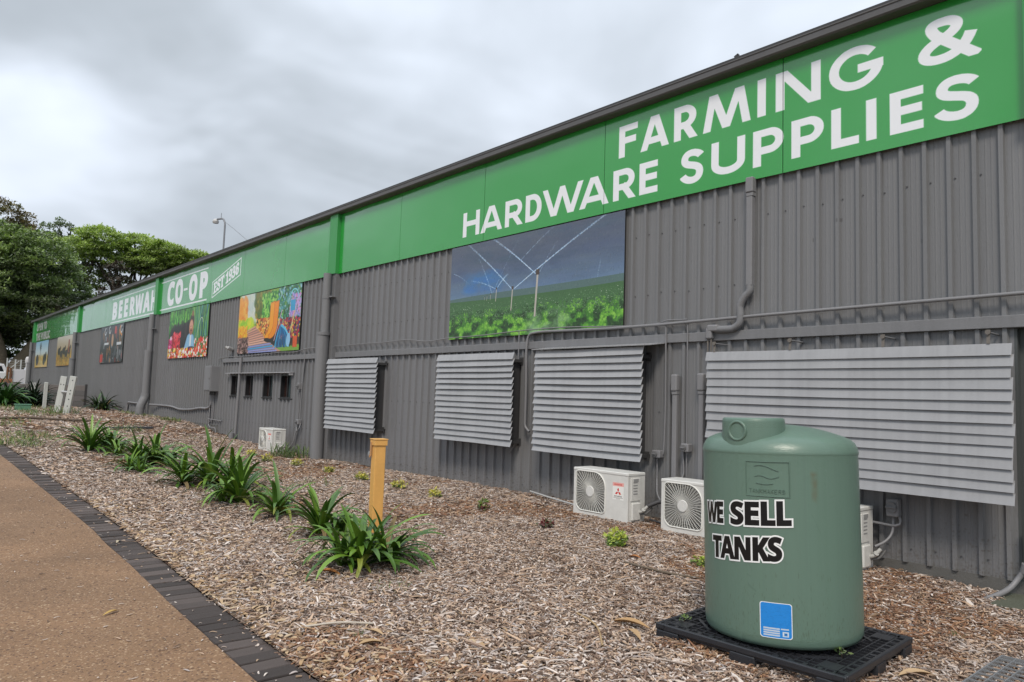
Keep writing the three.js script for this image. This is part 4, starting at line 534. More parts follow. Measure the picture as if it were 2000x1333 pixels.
  line(Array.from({ length: 11 }, (_, i) => [12 + i * 1.7, 0.95 - 0.018 * (i / 10) ** 2 + 0.006 * Math.sin(i * 0.5)]), 0.0016); line(Array.from({ length: 11 }, (_, i) => [12 + i * 1.7, 0.893 + 0.007 * Math.sin(i * 0.7)]), 0.0016); line(Array.from({ length: 7 }, (_, i) => [13 + i * 2, 0.86 - 0.006 * Math.sin(i * 0.5)]), 0.0016);
  const G5 = { T: [[0, 1, 1, 1], [0.5, 1, 0.5, 0]], A: [[0, 0, 0.5, 1], [0.5, 1, 1, 0], [0.25, 0.4, 0.75, 0.4]], N: [[0, 0, 0, 1], [0, 1, 1, 0], [1, 0, 1, 1]], K: [[0, 0, 0, 1], [0, 0.45, 0.9, 1], [0.3, 0.6, 1, 0]], M: [[0, 0, 0, 1], [0, 1, 0.5, 0.4], [0.5, 0.4, 1, 1], [1, 1, 1, 0]], E: [[0, 0, 0, 1], [0, 1, 0.9, 1], [0, 0.5, 0.7, 0.5], [0, 0, 0.9, 0]], R: [[0, 0, 0, 1], [0, 1, 0.9, 0.9], [0.9, 0.9, 0.9, 0.6], [0.9, 0.6, 0, 0.5], [0.4, 0.5, 1, 0]], S: [[1, 0.9, 0.1, 0.95], [0.1, 0.95, 0.05, 0.6], [0.05, 0.6, 0.95, 0.4], [0.95, 0.4, 0.9, 0.05], [0.9, 0.05, 0, 0.08]] };
  [...'TANKMAKERS'].forEach((ch, i) => { for (const [a, b, c, d] of G5[ch]) line(arc(8 + i * 2.55 + a * 1.8, 8 + i * 2.55 + c * 1.8, 0.808 + b * 0.02, 0.808 + d * 0.02, 2), 0.0014); });
  mesh('moulded_emblem', emb, tm, k);
  const patch = (a0, a1, y0, y1, r) => { const g = new THREE.CylinderGeometry(r, r, y1 - y0, 40, 1, true, a0 * rad, (a1 - a0) * rad); g.translate(0, (y0 + y1) / 2, 0); return g; };
  const A0 = -44, A1 = 41, mm = (a) => ((a - A0) / (A1 - A0)) * 1600;
  const lett = canvasTex(1600, 900, (c) => {
    const K = 900 / 0.4, Y = (y) => (0.82 - y) * K; c.lineJoin = 'miter'; c.miterLimit = 3;
    const word = (str, a0, a1, yb0, yb1, h0, h1) => { const n = str.length, wd = []; c.font = 'bold 300px sans-serif'; let tot = 0; for (const ch of str) { const m = c.measureText(ch).width * (ch === 'L' ? 0.95 : 1); wd.push(m); tot += m; } let x = 0; [...str].forEach((ch, i) => { const t = x / tot, xa = lerp(mm(a0), mm(a1), t), wpx = ((mm(a1) - mm(a0)) * wd[i]) / tot, yb = lerp(yb0, yb1, t), h = lerp(h0, h1, t); c.save(); c.translate(xa, Y(yb)); c.transform(1, -((yb1 - yb0) * K) / (mm(a1) - mm(a0)), 0, 1, 0, 0); c.scale((wpx / c.measureText(ch).width) * 1.07, (h * K) / 215); c.lineWidth = 44; c.strokeStyle = '#eef0f0'; if (word.pass) { c.fillStyle = '#0a0a0c'; c.lineWidth = 18; c.strokeStyle = '#0a0a0c'; c.fillText(ch, 0, 0); c.stroke && c.strokeText(ch, 0, 0); } else { c.lineWidth = 50; c.strokeText(ch, 0, 0); } c.restore(); x += wd[i]; }); };
    for (const ps of [0, 1]) { word.pass = ps; word('WE', -36, -14.5, 0.613, 0.625, 0.108, 0.112); word('SELL', -8, 36, 0.628, 0.648, 0.115, 0.122); word('TANKS', -27.5, 29.5, 0.428, 0.462, 0.112, 0.118); }
  });
  mesh('lettering', patch(A0, A1, 0.42, 0.82, 0.4305), std(0xffffff, 0.35, { map: lett, alphaTest: 0.5, side: THREE.FrontSide }), k);
  const st = canvasTex(320, 400, (c) => { c.fillStyle = '#e9eef2'; c.beginPath(); c.roundRect(2, 2, 316, 396, 30); c.fill(); c.fillStyle = '#2389dc'; c.beginPath(); c.roundRect(10, 10, 300, 380, 26); c.fill(); for (let i = 0; i < 500; i++) { c.globalAlpha = 0.06; c.fillStyle = pick(['#3a8ad8', '#0c509a']); c.fillRect(rnd() * 290 + 12, rnd() * 270 + 14, rr(4, 30), rr(3, 20)); } c.globalAlpha = 1; c.fillStyle = '#c4d0dc'; for (let i = 0; i < 4; i++) c.fillRect(36, 282 + i * 25, 160, 17); c.fillRect(206, 282, 78, 15); c.fillStyle = '#cfdbe6'; c.fillRect(222, 316, 60, 56); c.fillStyle = '#2a78c0'; c.fillRect(238, 330, 30, 30); });
  const sg = patch(13.8, 35.6, 0.062, 0.245, 0.4308); { const q = sg.attributes.position; for (let i = 0; i < q.count; i++) { const a = Math.atan2(q.getX(i), q.getZ(i)) / rad; if (q.getY(i) > 0.2 && a > 27) { const e = 1 + 0.012 * ((a - 27) / 9) ** 2; q.setX(i, q.getX(i) * e); q.setZ(i, q.getZ(i) * e); } } sg.computeVertexNormals(); }
  mesh('sticker', sg, std(0xffffff, 0.4, { map: st, alphaTest: 0.5 }), k);
}

// ───────── yellow post, timber frame, boxes and scraps ─────────
{
  const y = thing('marker_post', 'square orange-yellow post with flat cap and hasp among the strappy plants', 'post', [-6.11, 0.0, 3.03], -0.16), m = std(L(0.82, 0.45, 0.13), 0.45, { map: tiled(mottle, 2) });
  mesh('post_shaft', [uvBox(rb(0.106, 0.9, 0.106, 0.008, 0, 0.45, 0))], m, y);
  mesh('cap', [rb(0.128, 0.056, 0.128, 0.004, 0, 0.892, 0), rb(0.14, 0.008, 0.14, 0.003, 0, 0.923, 0)], m, y);
  const h = part('hasp', y, [-0.03, 0.86, 0.067]); mesh('hasp_plate', [rb(0.03, 0.13, 0.006, 0.002, 0, -0.03, 0.001), put(new THREE.TorusGeometry(0.011, 0.004, 8, 16), 0, -0.1, 0.008)], std(L(0.5, 0.27, 0.12), 0.6), h); mesh('padlock', [rb(0.03, 0.03, 0.014, 0.004, -0.022, -0.085, 0.01), put(new THREE.TorusGeometry(0.011, 0.003, 8, 16, Math.PI), -0.022, -0.068, 0.01)], zinc, h);
}
{
  const f = thing('post_barrier', 'pair of leaning pale timber posts joined by a bar, before the retaining wall', 'post frame', [-25.0, 0.42, 2.49]);
  for (const [x, w] of [[-1.0, 0.2], [0.42, 0.19]]) { const p = mesh('post', [uvBox(rb(w, 1.2, 0.07, 0.008, 0, 0.58, 0))], timberWhite, f); p.position.x = x; p.rotation.set(0, 0.8, -0.13, 'YXZ'); }
  mesh('crossbar', [cyl(0.028, 0.028, 1.42, -0.22, 0.7, -0.07, 0, 0, Math.PI / 2, 12)], std(L(0.5, 0.5, 0.5), 0.5), f);
  const hole = (x, y, e) => { const m = mesh('bolt_hole', cyl(0.017, 0.017, 0.008, e, y, 0.036, Math.PI / 2, 0, 0, 10), blackGap, f); m.position.x = x; m.rotation.set(0, 0.8, -0.13, 'YXZ'); };
  for (const y of [0.3, 0.5, 0.66, 0.76, 1.06]) hole(0.42, y, 0.01); for (const e of [-0.04, 0.05]) hole(-1.0, 0.93, e);
  const s = tag(mesh('timber_post', [uvBox(rb(0.13, 0.95, 0.1, 0.01, 0, 0.42, 0))], timberWhite), 'single pale timber post left of the leaning timber frame', 'post'); s.position.set(-28.25, 0.5, 2.5); s.rotation.z = -0.06;
  const g = thing('junction_box', 'small green box standing on the mulch at the far left', 'utility box', [-26.6, 0.5, 3.3]); const gm = std(L(0.10, 0.24, 0.15), 0.5); mesh('box', [rb(0.22, 0.2, 0.4, 0.015, 0, 0.08, 0)], gm, g); mesh('lid', [rb(0.25, 0.03, 0.44, 0.012, 0, 0.19, 0)], gm, g);
  const b = tag(mesh('timber_batten', [uvBox(rb(0.09, 0.05, 1.15, 0.008, 0, 0, 0))], std(L(0.06, 0.065, 0.075), 0.7)), 'dark batten lying on the mulch behind the farthest strappy plants', 'batten'); b.position.set(-19.4, 0.35, 2.05); b.rotation.y = 0.06;
  const gr = thing('drain_grate', 'galvanised steel grate lying on the mulch at the bottom right corner', 'grate', [-0.97, 0.0, 2.33]); const bars = [span(-0.32, -0.312, 0, 0.03, -0.42, 0.42), span(0.312, 0.32, 0, 0.03, -0.42, 0.42), span(-0.312, 0.312, 0, 0.03, -0.42, -0.412), span(-0.312, 0.312, 0, 0.03, 0.412, 0.42)];
  mesh('grate_frame', bars, zinc, gr); mesh('grate_bars', [...range(-0.25, 0.25, 0.0625).map((x) => span(x - 0.003, x + 0.003, 0.001, 0.03, -0.412, 0.412)), ...range(-0.35, 0.35, 0.07).map((z) => span(-0.312, 0.312, 0.0215, 0.0285, z - 0.004, z + 0.004))], zinc, gr);
  tag(mesh('concrete_slab', [uvBox(rb(3.2, 0.1, 0.52, 0.012, -0.14, -0.06, 0.26))], std(L(0.12, 0.13, 0.095), 0.9, { map: tiled(mottle, 2), bumpMap: tiled(fine, 6), bumpScale: 0.004 })), 'strip of mossy concrete along the foot of the wall at the right edge', 'slab');
}

// ───────── retaining wall, gate, brick pier, car beyond ─────────
{
  const w = thing('retaining_wall', 'low retaining wall of grey concrete planks at the far left', 'retaining wall', [-32, 0.3, 0]), pl = [std(L(0.2, 0.19, 0.19), 0.9, { map: tiled(mottle, 1) }), std(L(0.235, 0.215, 0.205), 0.9, { map: tiled(mottle, 1.3) }), std(L(0.17, 0.165, 0.165), 0.9, { map: tiled(mottle, 0.8) })]; reseed(71);
  const zs = [0.62, 1.92, 3.2, 5.0, 6.8, 8.6];
  for (let i = 0; i < zs.length - 1; i++) for (let k = 0; k < 5; k++) mesh('plank', [uvBox(rb(0.08, 0.2, zs[i + 1] - zs[i] - 0.03, 0.008, rr(-0.008, 0.008), 0.1 + k * 0.206, (zs[i] + zs[i + 1]) / 2))], pick(pl), w);
  for (const z of zs) mesh('post', [span(0.02, 0.07, 0, 1.07, z - 0.04, z + 0.04)], darkPaint, w);
  mesh('post', [span(0.02, 0.12, 0.2, 1.08, 2.28, 2.4)], timberWhite, w);
  const t = thing('brick_pier', 'low orange brick pier at the left edge', 'brick pier', [-33.5, 1.0, 3.3]), bm = [std(L(0.36, 0.15, 0.075), 0.9), std(L(0.3, 0.12, 0.065), 0.9), std(L(0.42, 0.19, 0.1), 0.9)];
  mesh('mortar', [span(-0.1, 0.09, 0, 0.49, -0.46, 0.46)], std(L(0.35, 0.33, 0.3), 0.9), t);
  for (let r = 0; r < 6; r++) for (let k = 0; k < 4; k++) mesh('brick', [bx(0.21, 0.072, 0.225, 0, 0.04 + r * 0.083, -0.36 + k * 0.238 + (r % 2 ? 0.01 : -0.01))], pick(bm), t);
  const g = thing('gate', 'white tubular gate with mesh beside the far end of the shed', 'gate', [-50.8, 1.0, 0.3]); const gw = std(L(0.6, 0.62, 0.62), 0.5);
  for (const [z, h] of [[0.85, 1.75], [0.45, 1.7], [0.18, 1.7]]) mesh('gate_post', [span(-0.035, 0.035, 0, h, z - 0.03, z + 0.03)], gw, g);
  mesh('gate_rail', [span(-0.03, 0.03, 1.05, 1.1, 0.21, 0.82), bx(0.04, 0.04, 0.75, 0, 1.35, 0.52, 0.85)], gw, g); mesh('gate_mesh', [...range(1.15, 1.65, 0.1).map((y) => span(-0.006, 0.006, y, y + 0.012, -0.1, 0.82))], gw, g);
  const n = tag(mesh('notice_board', [uvBox(rb(0.05, 0.75, 0.85, 0.01, 0, 0, 0))], std(L(0.7, 0.7, 0.74), 0.6)), 'blank white board on the gate by the far end of the shed', 'board'); n.position.set(-50.6, 1.75, 0.42);
  for (const [z, h] of [[1.12, 1.25], [0.98, 1.2]]) { const p = tag(mesh('fence_post', [cyl(0.06, 0.065, h, 0, h / 2, 0, 0, 0, 0, 10)], woodBrown), z > 1 ? 'brown timber post left of its twin beside the white board' : 'brown timber post next to the white board, the right one of two', 'post'); p.position.set(-50.5, 1.0, z); }
  const b = tag(mesh('white_bollard', new THREE.LatheGeometry([[0.001, 0], [0.1, 0], [0.1, 1.5], [0.14, 1.52], [0.14, 1.75], [0.09, 1.86], [0.001, 1.88]].map((q) => new THREE.Vector2(...q)), 16), std(L(0.6, 0.6, 0.62), 0.5)), 'white capped pipe standing against the far corner of the shed', 'pipe'); b.position.set(-50.2, 1.0, 0.22);
  // station wagon, only its tail inside the frame
  const c = thing('parked_car', 'white station wagon parked beyond the wall at the left edge', 'car', [-55.9, 1.0, 2.65]), paint = new THREE.MeshPhysicalMaterial({ color: L(0.75, 0.75, 0.76), roughness: 0.3, clearcoat: 1, clearcoatRoughness: 0.05 }), gl = new THREE.MeshPhysicalMaterial({ color: L(0.01, 0.012, 0.015), roughness: 0.05 });
  const prof = (pts, d, r) => { const g2 = new THREE.ExtrudeGeometry(new THREE.Shape(pts.map((q) => new THREE.Vector2(...q))), { depth: d, bevelEnabled: true, bevelSize: r, bevelThickness: r, bevelSegments: 3 }); g2.translate(0, 0, -d / 2); g2.rotateY(-Math.PI / 2); return g2; }; // profile runs along z
  mesh('body', [prof([[-2.2, 0.3], [2.15, 0.3], [2.2, 0.75], [1.3, 0.92], [-2.12, 0.95], [-2.22, 0.6]], 1.55, 0.06)], paint, c);
  mesh('cabin', [prof([[-2.05, 0.96], [1.15, 0.94], [0.45, 1.42], [-1.8, 1.45]], 1.3, 0.05)], paint, c);
  for (const s of [-1, 1]) for (const [a, e] of [[-1.85, -0.95], [-0.88, -0.05], [0.02, 0.75]]) mesh('window', [prof([[a, 1.02], [e, 1.02], [e - (e > 0.5 ? 0.3 : 0), 1.36], [a + (a < -1.5 ? 0.14 : 0), 1.36]], 0.012, 0.002).translate(s * -0.705, 0, 0)], gl, c);
  mesh('rear_window', [bx(1.15, 0.36, 0.02, 0, 1.2, -1.985, -0.45)], gl, c); for (const s of [-1, 1]) mesh('tail_light', [rb(0.16, 0.2, 0.05, 0.01, s * 0.72, 0.8, -2.25)], std(L(0.3, 0.02, 0.02), 0.3), c);
  mesh('bumper', [rb(1.6, 0.16, 0.14, 0.04, 0, 0.45, -2.28)], paint, c); mesh('roof_rack', [cyl(0.02, 0.02, 2, 0.5, 1.53, -0.7, Math.PI / 2), cyl(0.02, 0.02, 2, -0.5, 1.53, -0.7, Math.PI / 2)], zinc, c);
  for (const z of [-1.35, 1.4]) for (const s of [-1, 1]) { const wl = part('wheel', c, [s * 0.72, 0.31, z]); mesh('tyre', [put(new THREE.TorusGeometry(0.24, 0.09, 10, 24), 0, 0, 0, 0, Math.PI / 2)], acDark, wl); mesh('rim', [cyl(0.19, 0.19, 0.12, 0, 0, 0, 0, 0, Math.PI / 2, 18)], zinc, wl); }
}
{ // lamp on the roof edge
  const l = thing('roof_lamp', 'grey gooseneck lamp pole standing above the eave of the shed', 'lamp', [-20.62, 4.95, -0.35]), m = std(L(0.22, 0.23, 0.25), 0.5);
  mesh('pole', [pipe([[0, 0, 0], [0, 1.1, 0], [-0.1, 1.24, 0.02], [-0.36, 1.25, 0.1]], 0.026, 0.16, 8)], m, l); mesh('lamp_head', [put(new THREE.SphereGeometry(0.09, 14, 8, 0, 7, 0, Math.PI / 2), -0.42, 1.18, 0.12, 0, 0, 0), cyl(0.09, 0.075, 0.05, -0.42, 1.16, 0.12)], std(L(0.5, 0.5, 0.5), 0.4), l);
  mesh('antenna_tip', [cyl(0.008, 0.008, 0.16, -0.2, 1.33, 0.05)], m, l); mesh('guy_wire', [tube([[0.02, 1.12, 0], [1.0, 0.72, 0.05], [2.0, 0.3, 0.1]], 0.006, 5, 12)], m, l);
}

// ───────── plants ─────────
const leafTex = canvasTex(64, 256, (c) => { c.fillStyle = '#cfd6cc'; c.fillRect(0, 0, 64, 256); for (let i = 0; i < 26; i++) { c.fillStyle = i % 2 ? '#b9c2b6' : '#e2e8de'; c.fillRect(i * 2.5, 0, 1.2, 256); } c.fillStyle = '#9aa898'; c.fillRect(30, 0, 4, 256); });
function strap(len, wid, lift, droop, twist = 0) { // one strap leaf from the origin out along +x
  const n = 9, pos = [], uv = [], idx = []; let x = 0, y = 0, a = lift;
  for (let i = 0; i <= n; i++) {
    const t = i / n, w = wid * (i === n ? 0.04 : Math.min(1, 0.55 + t * 1.6) * (1 - Math.max(0, t - 0.55) ** 1.6 * 2.2)), fold = 0.2 * (1 - t * 0.5), s = Math.sin(a), c = Math.cos(a), tw = twist * t;
    for (const k of [-1, 0, 1]) { const lift2 = Math.abs(k) * w * fold; pos.push(x - s * lift2, y + c * lift2 + k * w * 0.5 * Math.sin(tw), k * w * 0.5 * Math.cos(tw)); uv.push((k + 1) / 2, t); }
    x += (Math.cos(a) * len) / n; y += (Math.sin(a) * len) / n; a -= (droop / n) * (0.35 + 1.5 * t);
  }
  for (let i = 0; i < n; i++) for (let k = 0; k < 2; k++) { const p = i * 3 + k; idx.push(p, p + 1, p + 3, p + 1, p + 4, p + 3); }
  const g = new THREE.BufferGeometry(); g.setAttribute('position', new THREE.Float32BufferAttribute(pos, 3)); g.setAttribute('uv', new THREE.Float32BufferAttribute(uv, 2)); g.setIndex(idx); g.computeVertexNormals(); return g;
}
reseed(301);
const strapGeo = []; for (let i = 0; i < 30; i++) { const lift = rr(0.3, 1.45); strapGeo.push({ lift, g: strap(rr(0.85, 1.15), rr(0.07, 0.092), lift, rr(0.8, 2.3) * (lift > 1.2 ? 0.6 : 1), rr(-0.5, 0.5)) }); }
const strapMat = [[0.036, 0.10, 0.018], [0.05, 0.13, 0.02], [0.026, 0.078, 0.018], [0.07, 0.165, 0.024], [0.04, 0.108, 0.026], [0.085, 0.19, 0.035]].map((c) => new THREE.MeshPhysicalMaterial({ color: L(c[0] * 2.9, c[1] * 2.15, c[2] * 1.5), map: leafTex, roughness: 0.42, side: THREE.DoubleSide }));
const deadLeaf = std(L(0.3, 0.2, 0.1), 0.85, { map: leafTex, side: THREE.DoubleSide });
const yellowLeaf = new THREE.MeshPhysicalMaterial({ color: L(0.32, 0.34, 0.05), map: leafTex, roughness: 0.5, side: THREE.DoubleSide });
function clump(label, x, z, heads, n, len, group = 'strappy green plants in the mulch', name = 'strappy_plant', mats = strapMat) {
  const y = bedTop(x, z), p = thing(name, label, 'plant', [x, y, z], 0, group);
  heads.forEach(([hx, hz, k = 1]) => { const cnt = Math.round(n * k * 1.9); for (let i = 0; i < cnt; i++) { const v = pick(strapGeo), m = mesh('leaf', v.g, v.lift < 0.7 && rnd() < 0.16 ? (rnd() < 0.5 ? deadLeaf : yellowLeaf) : pick(mats), p), s = len * k ** 0.5 * rr(0.72, 1.12) * (v.lift < 0.6 ? 0.85 : 1); m.position.set(hx + rr(-0.03, 0.03), bedTop(x + hx, z + hz) - y + rr(-0.01, 0.03), hz + rr(-0.03, 0.03)); m.rotation.set(0, i * 2.39996 + rr(-0.4, 0.4), rr(-0.12, 0.12), 'YXZ'); m.scale.set(s, s, lerp(1, s, 0.6) * 0.78); } });
  return p;
}
const K = [
  ['largest strappy plant, in front of the orange-yellow post', -4.98, 3.82, [[0, 0, 1], [-0.06, -0.26, 0.9], [-0.12, 0.1, 0.5]], 25, 0.61],
  ['strappy plant just left of the orange-yellow post', -6.3, 3.5, [[0, 0, 1], [0.1, -0.14, 0.5]], 24, 0.56],
  ['small lone strappy plant between two larger ones, left of the post', -7.42, 3.42, [[0, 0, 1]], 26, 0.52],
  ['bright strappy plant with broad arching leaves, right half of the middle pair', -8.3, 3.5, [[0, 0, 1], [-0.1, 0.16, 0.35]], 31, 0.7],
  ['dense dark strappy clump, left half of the middle pair', -9.55, 3.4, [[0, 0, 1], [-0.25, 0.25, 0.8], [0.05, -0.25, 0.8]], 30, 0.68],
  ['broad strappy clump third from the far end of the row', -11.9, 3.45, [[0, 0, 1], [0.1, 0.25, 0.8], [-0.2, -0.25, 0.7]], 30, 0.62],
  ['low strappy plant at the front of the third clump from the far end', -11.35, 3.9, [[0, 0, 0.8], [0.3, -0.05, 0.6]], 20, 0.46],
  ['strappy plant farthest left in the row', -13.85, 3.95, [[0, 0, 1], [-0.1, -0.35, 0.8]], 31, 0.68],
  ['small strappy plant right behind the farthest left one', -13.2, 3.65, [[0, 0, 1]], 18, 0.36],
];
reseed(320); for (const a of K) clump(...a);
reseed(340);
const darkStrap = [[0.015, 0.04, 0.015], [0.02, 0.052, 0.018]].map((c) => std(L(...c), 0.5, { map: leafTex, side: THREE.DoubleSide })), lush = [[0.06, 0.16, 0.025], [0.045, 0.125, 0.022], [0.075, 0.2, 0.035]].map((c) => std(L(...c), 0.45, { map: leafTex, side: THREE.DoubleSide }));
const G2 = 'bushy plants before the retaining wall';
clump('lush bright green bush at the left edge before the retaining wall', -29.8, 3.75, [[0, 0], [0, 0.5], [0.3, -0.3], [-0.4, 0.2], [0.2, 1.0]], 52, 1.0, G2, 'bushy_plant', lush);
clump('dark spiky bush between the bright bush and the single timber post', -30.4, 2.9, [[0, 0], [0.3, 0.4], [0.1, 0.8], [0.3, -0.35]], 46, 1.0, G2, 'bushy_plant', darkStrap);
clump('dark spiky bush behind the single timber post', -30.6, 2.3, [[0, 0], [0, 0.35]], 44, 0.85, G2, 'bushy_plant', darkStrap);
clump('dark spiky bush right of the leaning timber frame against the shed wall', -29.2, 0.72, [[0, 0], [0.45, -0.1]], 30, 0.75, G2, 'bushy_plant', [...darkStrap, strapMat[2]]);

// little rounded shrubs in a row
function leafCard(l, w) { const g = new THREE.BufferGeometry(); g.setAttribute('position', new THREE.Float32BufferAttribute([0, 0, 0, l * 0.5, 0, w / 2, l, 0.1 * l, 0, l * 0.5, 0, -w / 2], 3)); g.setAttribute('uv', new THREE.Float32BufferAttribute([0.5, 0, 1, 0.5, 0.5, 1, 0, 0.5], 2)); g.setIndex([0, 1, 2, 0, 2, 3]); g.computeVertexNormals(); return plain(g); }
function scatterLeaves(n, where, size, colors) { // leaf-sized faces placed by where() -> [x, y, z, weight of tone]
  const base = leafCard(1, 0.55), bp = base.attributes.position, bn = base.attributes.normal, pos = new Float32Array(n * 18), nor = new Float32Array(n * 18), col = new Float32Array(n * 18), M = new THREE.Matrix4(), q = new THREE.Quaternion(), e = new THREE.Euler(), v = V(0, 0, 0), N3 = new THREE.Matrix3();
  for (let i = 0; i < n; i++) {
    const [x, y, z, tone = rnd()] = where(), s = size * rr(0.6, 1.3); e.set(rr(-0.9, 0.9), rnd() * 6.283, rr(-0.7, 0.9)); M.compose(V(x, y, z), q.setFromEuler(e), V(s, s, s)); N3.getNormalMatrix(M);
    const c = colors[clamp(Math.floor(tone * colors.length), 0, colors.length - 1)], k = rr(0.8, 1.2);
    for (let j = 0; j < 6; j++) { v.fromBufferAttribute(bp, j).applyMatrix4(M); pos.set([v.x, v.y, v.z], (i * 6 + j) * 3); v.fromBufferAttribute(bn, j).applyMatrix3(N3).normalize(); nor.set([v.x, v.y, v.z], (i * 6 + j) * 3); col.set([c[0] * k, c[1] * k, c[2] * k], (i * 6 + j) * 3); }
  }
  const g = new THREE.BufferGeometry(); g.setAttribute('position', new THREE.BufferAttribute(pos, 3)); g.setAttribute('normal', new THREE.BufferAttribute(nor, 3)); g.setAttribute('color', new THREE.BufferAttribute(col, 3)); return g;
}
const foliageMat = new THREE.MeshPhysicalMaterial({ color: 0xffffff, vertexColors: true, roughness: 0.85, side: THREE.DoubleSide, transmission: 0.45, thickness: 0 });
const stemMat = std(L(0.12, 0.085, 0.05), 0.9);
function shrub(label, x, z, h, w, cols, n = 150) {
  const p = thing('small_shrub', label, 'shrub', [x, bedTop(x, z), z], 0, 'little shrubs in a row along the wall');
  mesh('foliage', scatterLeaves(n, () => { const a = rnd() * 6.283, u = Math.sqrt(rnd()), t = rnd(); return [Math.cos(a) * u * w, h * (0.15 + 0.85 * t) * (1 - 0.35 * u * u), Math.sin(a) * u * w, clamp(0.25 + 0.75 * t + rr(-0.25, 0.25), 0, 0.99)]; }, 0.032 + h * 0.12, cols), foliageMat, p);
  mesh('stem', [0, 1, 2, 3].map((i) => tube([[0, -0.01, 0], [Math.cos(i * 1.6) * w * 0.3, h * 0.35, Math.sin(i * 1.6) * w * 0.3], [Math.cos(i * 1.6) * w * 0.6, h * 0.7, Math.sin(i * 1.6) * w * 0.6]], 0.003, 5, 6)), stemMat, p);
}
reseed(360);
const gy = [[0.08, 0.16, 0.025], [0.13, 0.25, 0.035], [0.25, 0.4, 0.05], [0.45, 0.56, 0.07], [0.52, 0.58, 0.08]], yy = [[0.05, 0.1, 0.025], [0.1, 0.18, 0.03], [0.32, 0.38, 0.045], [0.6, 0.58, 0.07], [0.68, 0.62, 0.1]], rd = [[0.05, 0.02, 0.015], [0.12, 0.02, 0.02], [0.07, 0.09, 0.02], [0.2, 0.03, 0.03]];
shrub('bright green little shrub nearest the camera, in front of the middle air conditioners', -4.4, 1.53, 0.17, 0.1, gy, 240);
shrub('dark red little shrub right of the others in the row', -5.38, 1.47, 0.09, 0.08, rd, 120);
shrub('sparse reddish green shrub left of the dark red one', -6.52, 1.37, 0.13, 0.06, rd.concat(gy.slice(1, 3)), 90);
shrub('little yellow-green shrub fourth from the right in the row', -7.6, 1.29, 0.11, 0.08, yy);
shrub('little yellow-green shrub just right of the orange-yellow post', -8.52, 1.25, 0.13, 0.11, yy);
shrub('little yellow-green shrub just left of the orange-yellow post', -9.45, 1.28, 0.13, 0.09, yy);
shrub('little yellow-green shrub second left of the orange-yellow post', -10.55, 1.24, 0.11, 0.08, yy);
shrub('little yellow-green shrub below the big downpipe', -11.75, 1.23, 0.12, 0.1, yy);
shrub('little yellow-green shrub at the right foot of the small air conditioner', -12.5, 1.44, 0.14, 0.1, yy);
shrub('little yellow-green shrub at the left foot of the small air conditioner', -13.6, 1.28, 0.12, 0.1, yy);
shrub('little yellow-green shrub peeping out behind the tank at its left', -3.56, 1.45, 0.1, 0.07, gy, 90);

// weeds and grass
function bladeGeo() { return strap(1, 0.05, 1.25, 0.9); }
function weed(label, x, z, r, h, n, cols) {
  const p = [], b = []; for (let i = 0; i < n; i++) { const a = rnd() * 6.283, u = Math.sqrt(rnd()) * r, s = h * rr(0.5, 1.2), g = bladeGeo(); g.rotateZ(rr(-0.5, 0.2)); g.scale(s, s, s * 1.1); g.rotateY(rnd() * 6.283); g.translate(Math.cos(a) * u, bedTop(x + Math.cos(a) * u, z + Math.sin(a) * u) - bedTop(x, z), Math.sin(a) * u); const c = pick(cols); stained(g, () => c); b.push(g); }
  tag(mesh('weed', b, foliageMat), label, 'weed', 'weeds growing in the mulch').position.set(x, bedTop(x, z), z);
}
reseed(380);
const gw = [[0.09, 0.17, 0.03], [0.13, 0.22, 0.04], [0.17, 0.24, 0.06], [0.06, 0.12, 0.03]];
weed('feathery green weed at the foot of the big downpipe', -13.45, 0.6, 0.36, 0.3, 140, gw);
weed('grassy weed behind the batten on the mulch', -18.7, 2.2, 0.4, 0.25, 60, gw);
weed('grassy tuft near the single timber post', -24.3, 3.1, 0.6, 0.2, 90, gw);
weed('grassy tuft between the leaning posts', -24.8, 2.5, 0.45, 0.28, 70, gw);
weed('low weed in front of the largest strappy plant', -4.35, 3.95, 0.16, 0.06, 50, gw);
weed('low weed behind the bright strappy plant of the middle pair', -9.2, 2.2, 0.3, 0.12, 50, gw);
weed('low weed in the mulch by the foot of the pipe at the meter box', -17.2, 1.0, 0.45, 0.12, 60, [[0.22, 0.22, 0.05], [0.15, 0.19, 0.05]]);
weed('tiny clover sprig at the right of the pallet', -1.62, 1.6, 0.04, 0.05, 24, gw);
weed('tiny green tuft on the mulch left of the pallet', -3.35, 3.05, 0.06, 0.035, 24, gw);
weed('tiny tuft beside the brick edging at the bottom', -3.65, 4.6, 0.05, 0.05, 22, gw);
{ const sprig = (label, x, y, z) => { const s = thing('clover_sprig', label, 'weed', [x, y, z], 0); mesh('foliage', scatterLeaves(26, () => { const a = rnd() * 6.3, u = rnd() * 0.035; return [Math.cos(a) * u, rr(0.004, 0.03), Math.sin(a) * u]; }, 0.028, gw.slice(0, 3)), foliageMat, s); mesh('stem', [tube([[0, -0.06, 0], [0.004, -0.02, 0], [0, 0.02, 0]], 0.0015, 5, 5)], stemMat, s); };
  sprig('clover growing up through the right corner of the pallet', -1.76, 0.085, 2.83); sprig('clover growing up through the left corner of the pallet', -2.6, 0.085, 3.02); }
